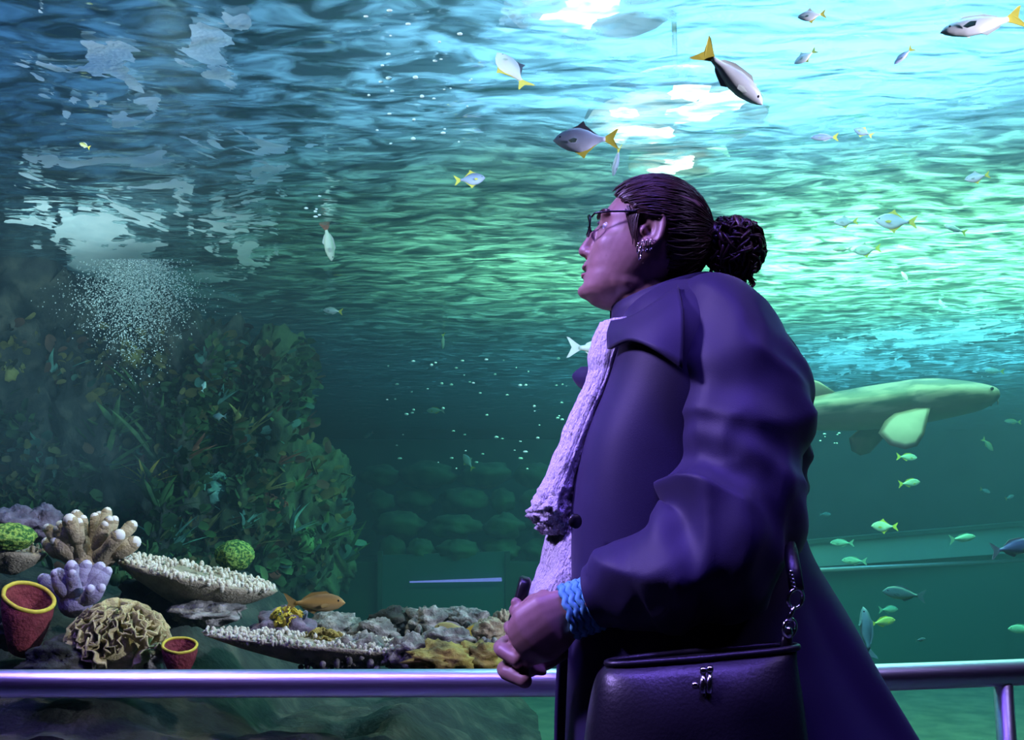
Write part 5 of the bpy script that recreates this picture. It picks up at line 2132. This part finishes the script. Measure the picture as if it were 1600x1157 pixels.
# ------------------------------------------------------------------ zebra shark
m, nt, out = new_mat('shark_skin')
N, L = nt.nodes, nt.links
b = N.new('ShaderNodeBsdfPrincipled')
b.inputs['Roughness'].default_value = 0.5
tc = N.new('ShaderNodeTexCoord')
sp = N.new('ShaderNodeSeparateXYZ')
L.new(tc.outputs['Object'], sp.inputs[0])
mp = N.new('ShaderNodeMapping')
mp.inputs['Scale'].default_value = (1.6, 5, 7)
L.new(tc.outputs['Object'], mp.inputs[0])
n1 = N.new('ShaderNodeTexNoise')
n1.inputs['Scale'].default_value = 2.2
n1.inputs['Detail'].default_value = 3
L.new(mp.outputs[0], n1.inputs['Vector'])
r1_ = N.new('ShaderNodeValToRGB')
r1_.color_ramp.elements[0].position = 0.44
r1_.color_ramp.elements[0].color = (0.012, 0.013, 0.012, 1)
r1_.color_ramp.elements[1].position = 0.56
r1_.color_ramp.elements[1].color = (0.15, 0.11, 0.095, 1)
L.new(n1.outputs[0], r1_.inputs[0])
r2_ = N.new('ShaderNodeMapRange')
r2_.inputs['From Min'].default_value = -0.09
r2_.inputs['From Max'].default_value = 0.02
L.new(sp.outputs[2], r2_.inputs[0])
mxc = N.new('ShaderNodeMix')
mxc.data_type = 'RGBA'
mxc.inputs[6].default_value = (0.22, 0.20, 0.15, 1)
L.new(r2_.outputs[0], mxc.inputs[0])
L.new(r1_.outputs[0], mxc.inputs[7])
L.new(mxc.outputs[2], b.inputs['Base Color'])
L.new(b.outputs[0], out.inputs[0])
m_shark = m
m_sharkfin = pmat('shark_fin', (0.19, 0.145, 0.12), 0.5, color2=(0.15, 0.115, 0.095), scale=12)

SY = 6.3
sk = SY / FPX
sh0 = at(1415, 633, SY)
shark = empty('shark', sh0)
shark.rotation_euler = (0, R(-6.5), R(4))
rings = []
PROF = [(0.595, 0.012, 0.02, 0.006), (0.585, 0.055, 0.04, 0.006), (0.55, 0.095, 0.062, 0.0), (0.47, 0.135, 0.090, -0.004), (0.36, 0.155, 0.112, 0.0), (0.20, 0.165, 0.135, 0.004), (0.02, 0.165, 0.145, 0.0), (-0.20, 0.155, 0.140, -0.004),
        (-0.42, 0.130, 0.125, -0.004), (-0.65, 0.100, 0.100, 0.0), (-0.90, 0.070, 0.075, 0.01), (-1.15, 0.040, 0.055, 0.02), (-1.40, 0.020, 0.040, 0.03), (-1.60, 0.008, 0.030, 0.035)]
for (x, hw, hh, zc) in lerp_rows(PROF, 50):
    bend = 0.05 * math.sin((x + 0.5) * 1.4) if x < 0 else 0.0
    rings.append([Vector((x, hw * math.cos(a) * (1.0) + bend, zc + hh * (math.sin(a) if math.sin(a) > 0 else 0.85 * math.sin(a)) * (1 + 0.05 * math.cos(4 * a)))) for a in np.linspace(0, 2 * math.pi, 28, endpoint=False)])
mb = MB()
mb.loft(rings)
mb.build('body', m_shark, shark)


def blade(pts, off, name, par, mat, th=0.012):
    """Tapered fin: outline points thickened along OFF and rounded at the root."""
    q = MB()
    n = len(pts)
    c = sum((Vector(p) for p in pts), Vector()) / n
    A = [Vector(p) for p in pts]
    off = Vector(off).normalized()
    top = [p + (c - p) * 0.25 + off * th for p in A]
    bot = [p + (c - p) * 0.25 - off * th for p in A]
    q.add(top + A + bot, [tuple(range(n)), tuple(range(3 * n - 1, 2 * n - 1, -1))] + [(i, (i + 1) % n, (i + 1) % n + n, i + n) for i in range(n)] + [(i + n, (i + 1) % n + n, (i + 1) % n + 2 * n, i + 2 * n) for i in range(n)])
    return q.build(name, mat, par)


for s in (-1, 1):
    base = s * 0.13
    blade([(0.10, base, -0.02), (0.02, s * 0.22, -0.10), (-0.06, s * 0.30, -0.20), (-0.13, s * 0.33, -0.265), (-0.20, s * 0.32, -0.275), (-0.27, s * 0.28, -0.24), (-0.30, s * 0.22, -0.16), (-0.22, s * 0.16, -0.09), (-0.14, base, -0.05)],
          (0.1, s * 0.75, 0.65), 'pectoral_fin', shark, m_sharkfin)
    blade([(-0.62, s * 0.08, -0.06), (-0.72, s * 0.16, -0.12), (-0.82, s * 0.18, -0.15), (-0.86, s * 0.13, -0.12), (-0.80, s * 0.08, -0.06)], (0.1, s * 0.7, 0.7), 'pelvic_fin', shark, m_sharkfin, 0.008)
    e = MB()
    e.ball((0.50, s * 0.122, 0.035), 0.012, 0.008, 0.012, 10, 8)
    e.build('eye', m_eye, shark)
    e = MB()
    e.tube([(0.575, s * 0.03, -0.025), (0.572, s * 0.035, -0.05), (0.565, s * 0.04, -0.065)], [0.006, 0.005, 0.003], 6)
    e.build('barbel', m_sharkfin, shark)
blade([(-0.40, 0.0, 0.10), (-0.52, 0.0, 0.20), (-0.60, 0.0, 0.235), (-0.68, 0, 0.20), (-0.70, 0.0, 0.09)], (0, 1, 0), 'dorsal_fin', shark, m_sharkfin)
blade([(-0.85, 0.02, 0.08), (-0.94, 0.02, 0.14), (-1.02, 0.02, 0.15), (-1.06, 0.02, 0.06)], (0, 1, 0), 'dorsal_fin', shark, m_sharkfin)
blade([(-1.15, 0.03, -0.01), (-1.30, 0.04, -0.10), (-1.42, 0.04, -0.08), (-1.62, 0.03, 0.0), (-1.78, 0.02, 0.02), (-1.80, 0.02, 0.07), (-1.5, 0.03, 0.08), (-1.2, 0.03, 0.07)], (0, 1, 0), 'tail_fin', shark, m_sharkfin)
tag(shark, 'blotched grey-brown shark with broad pectoral fins passing behind the coat', 'shark')
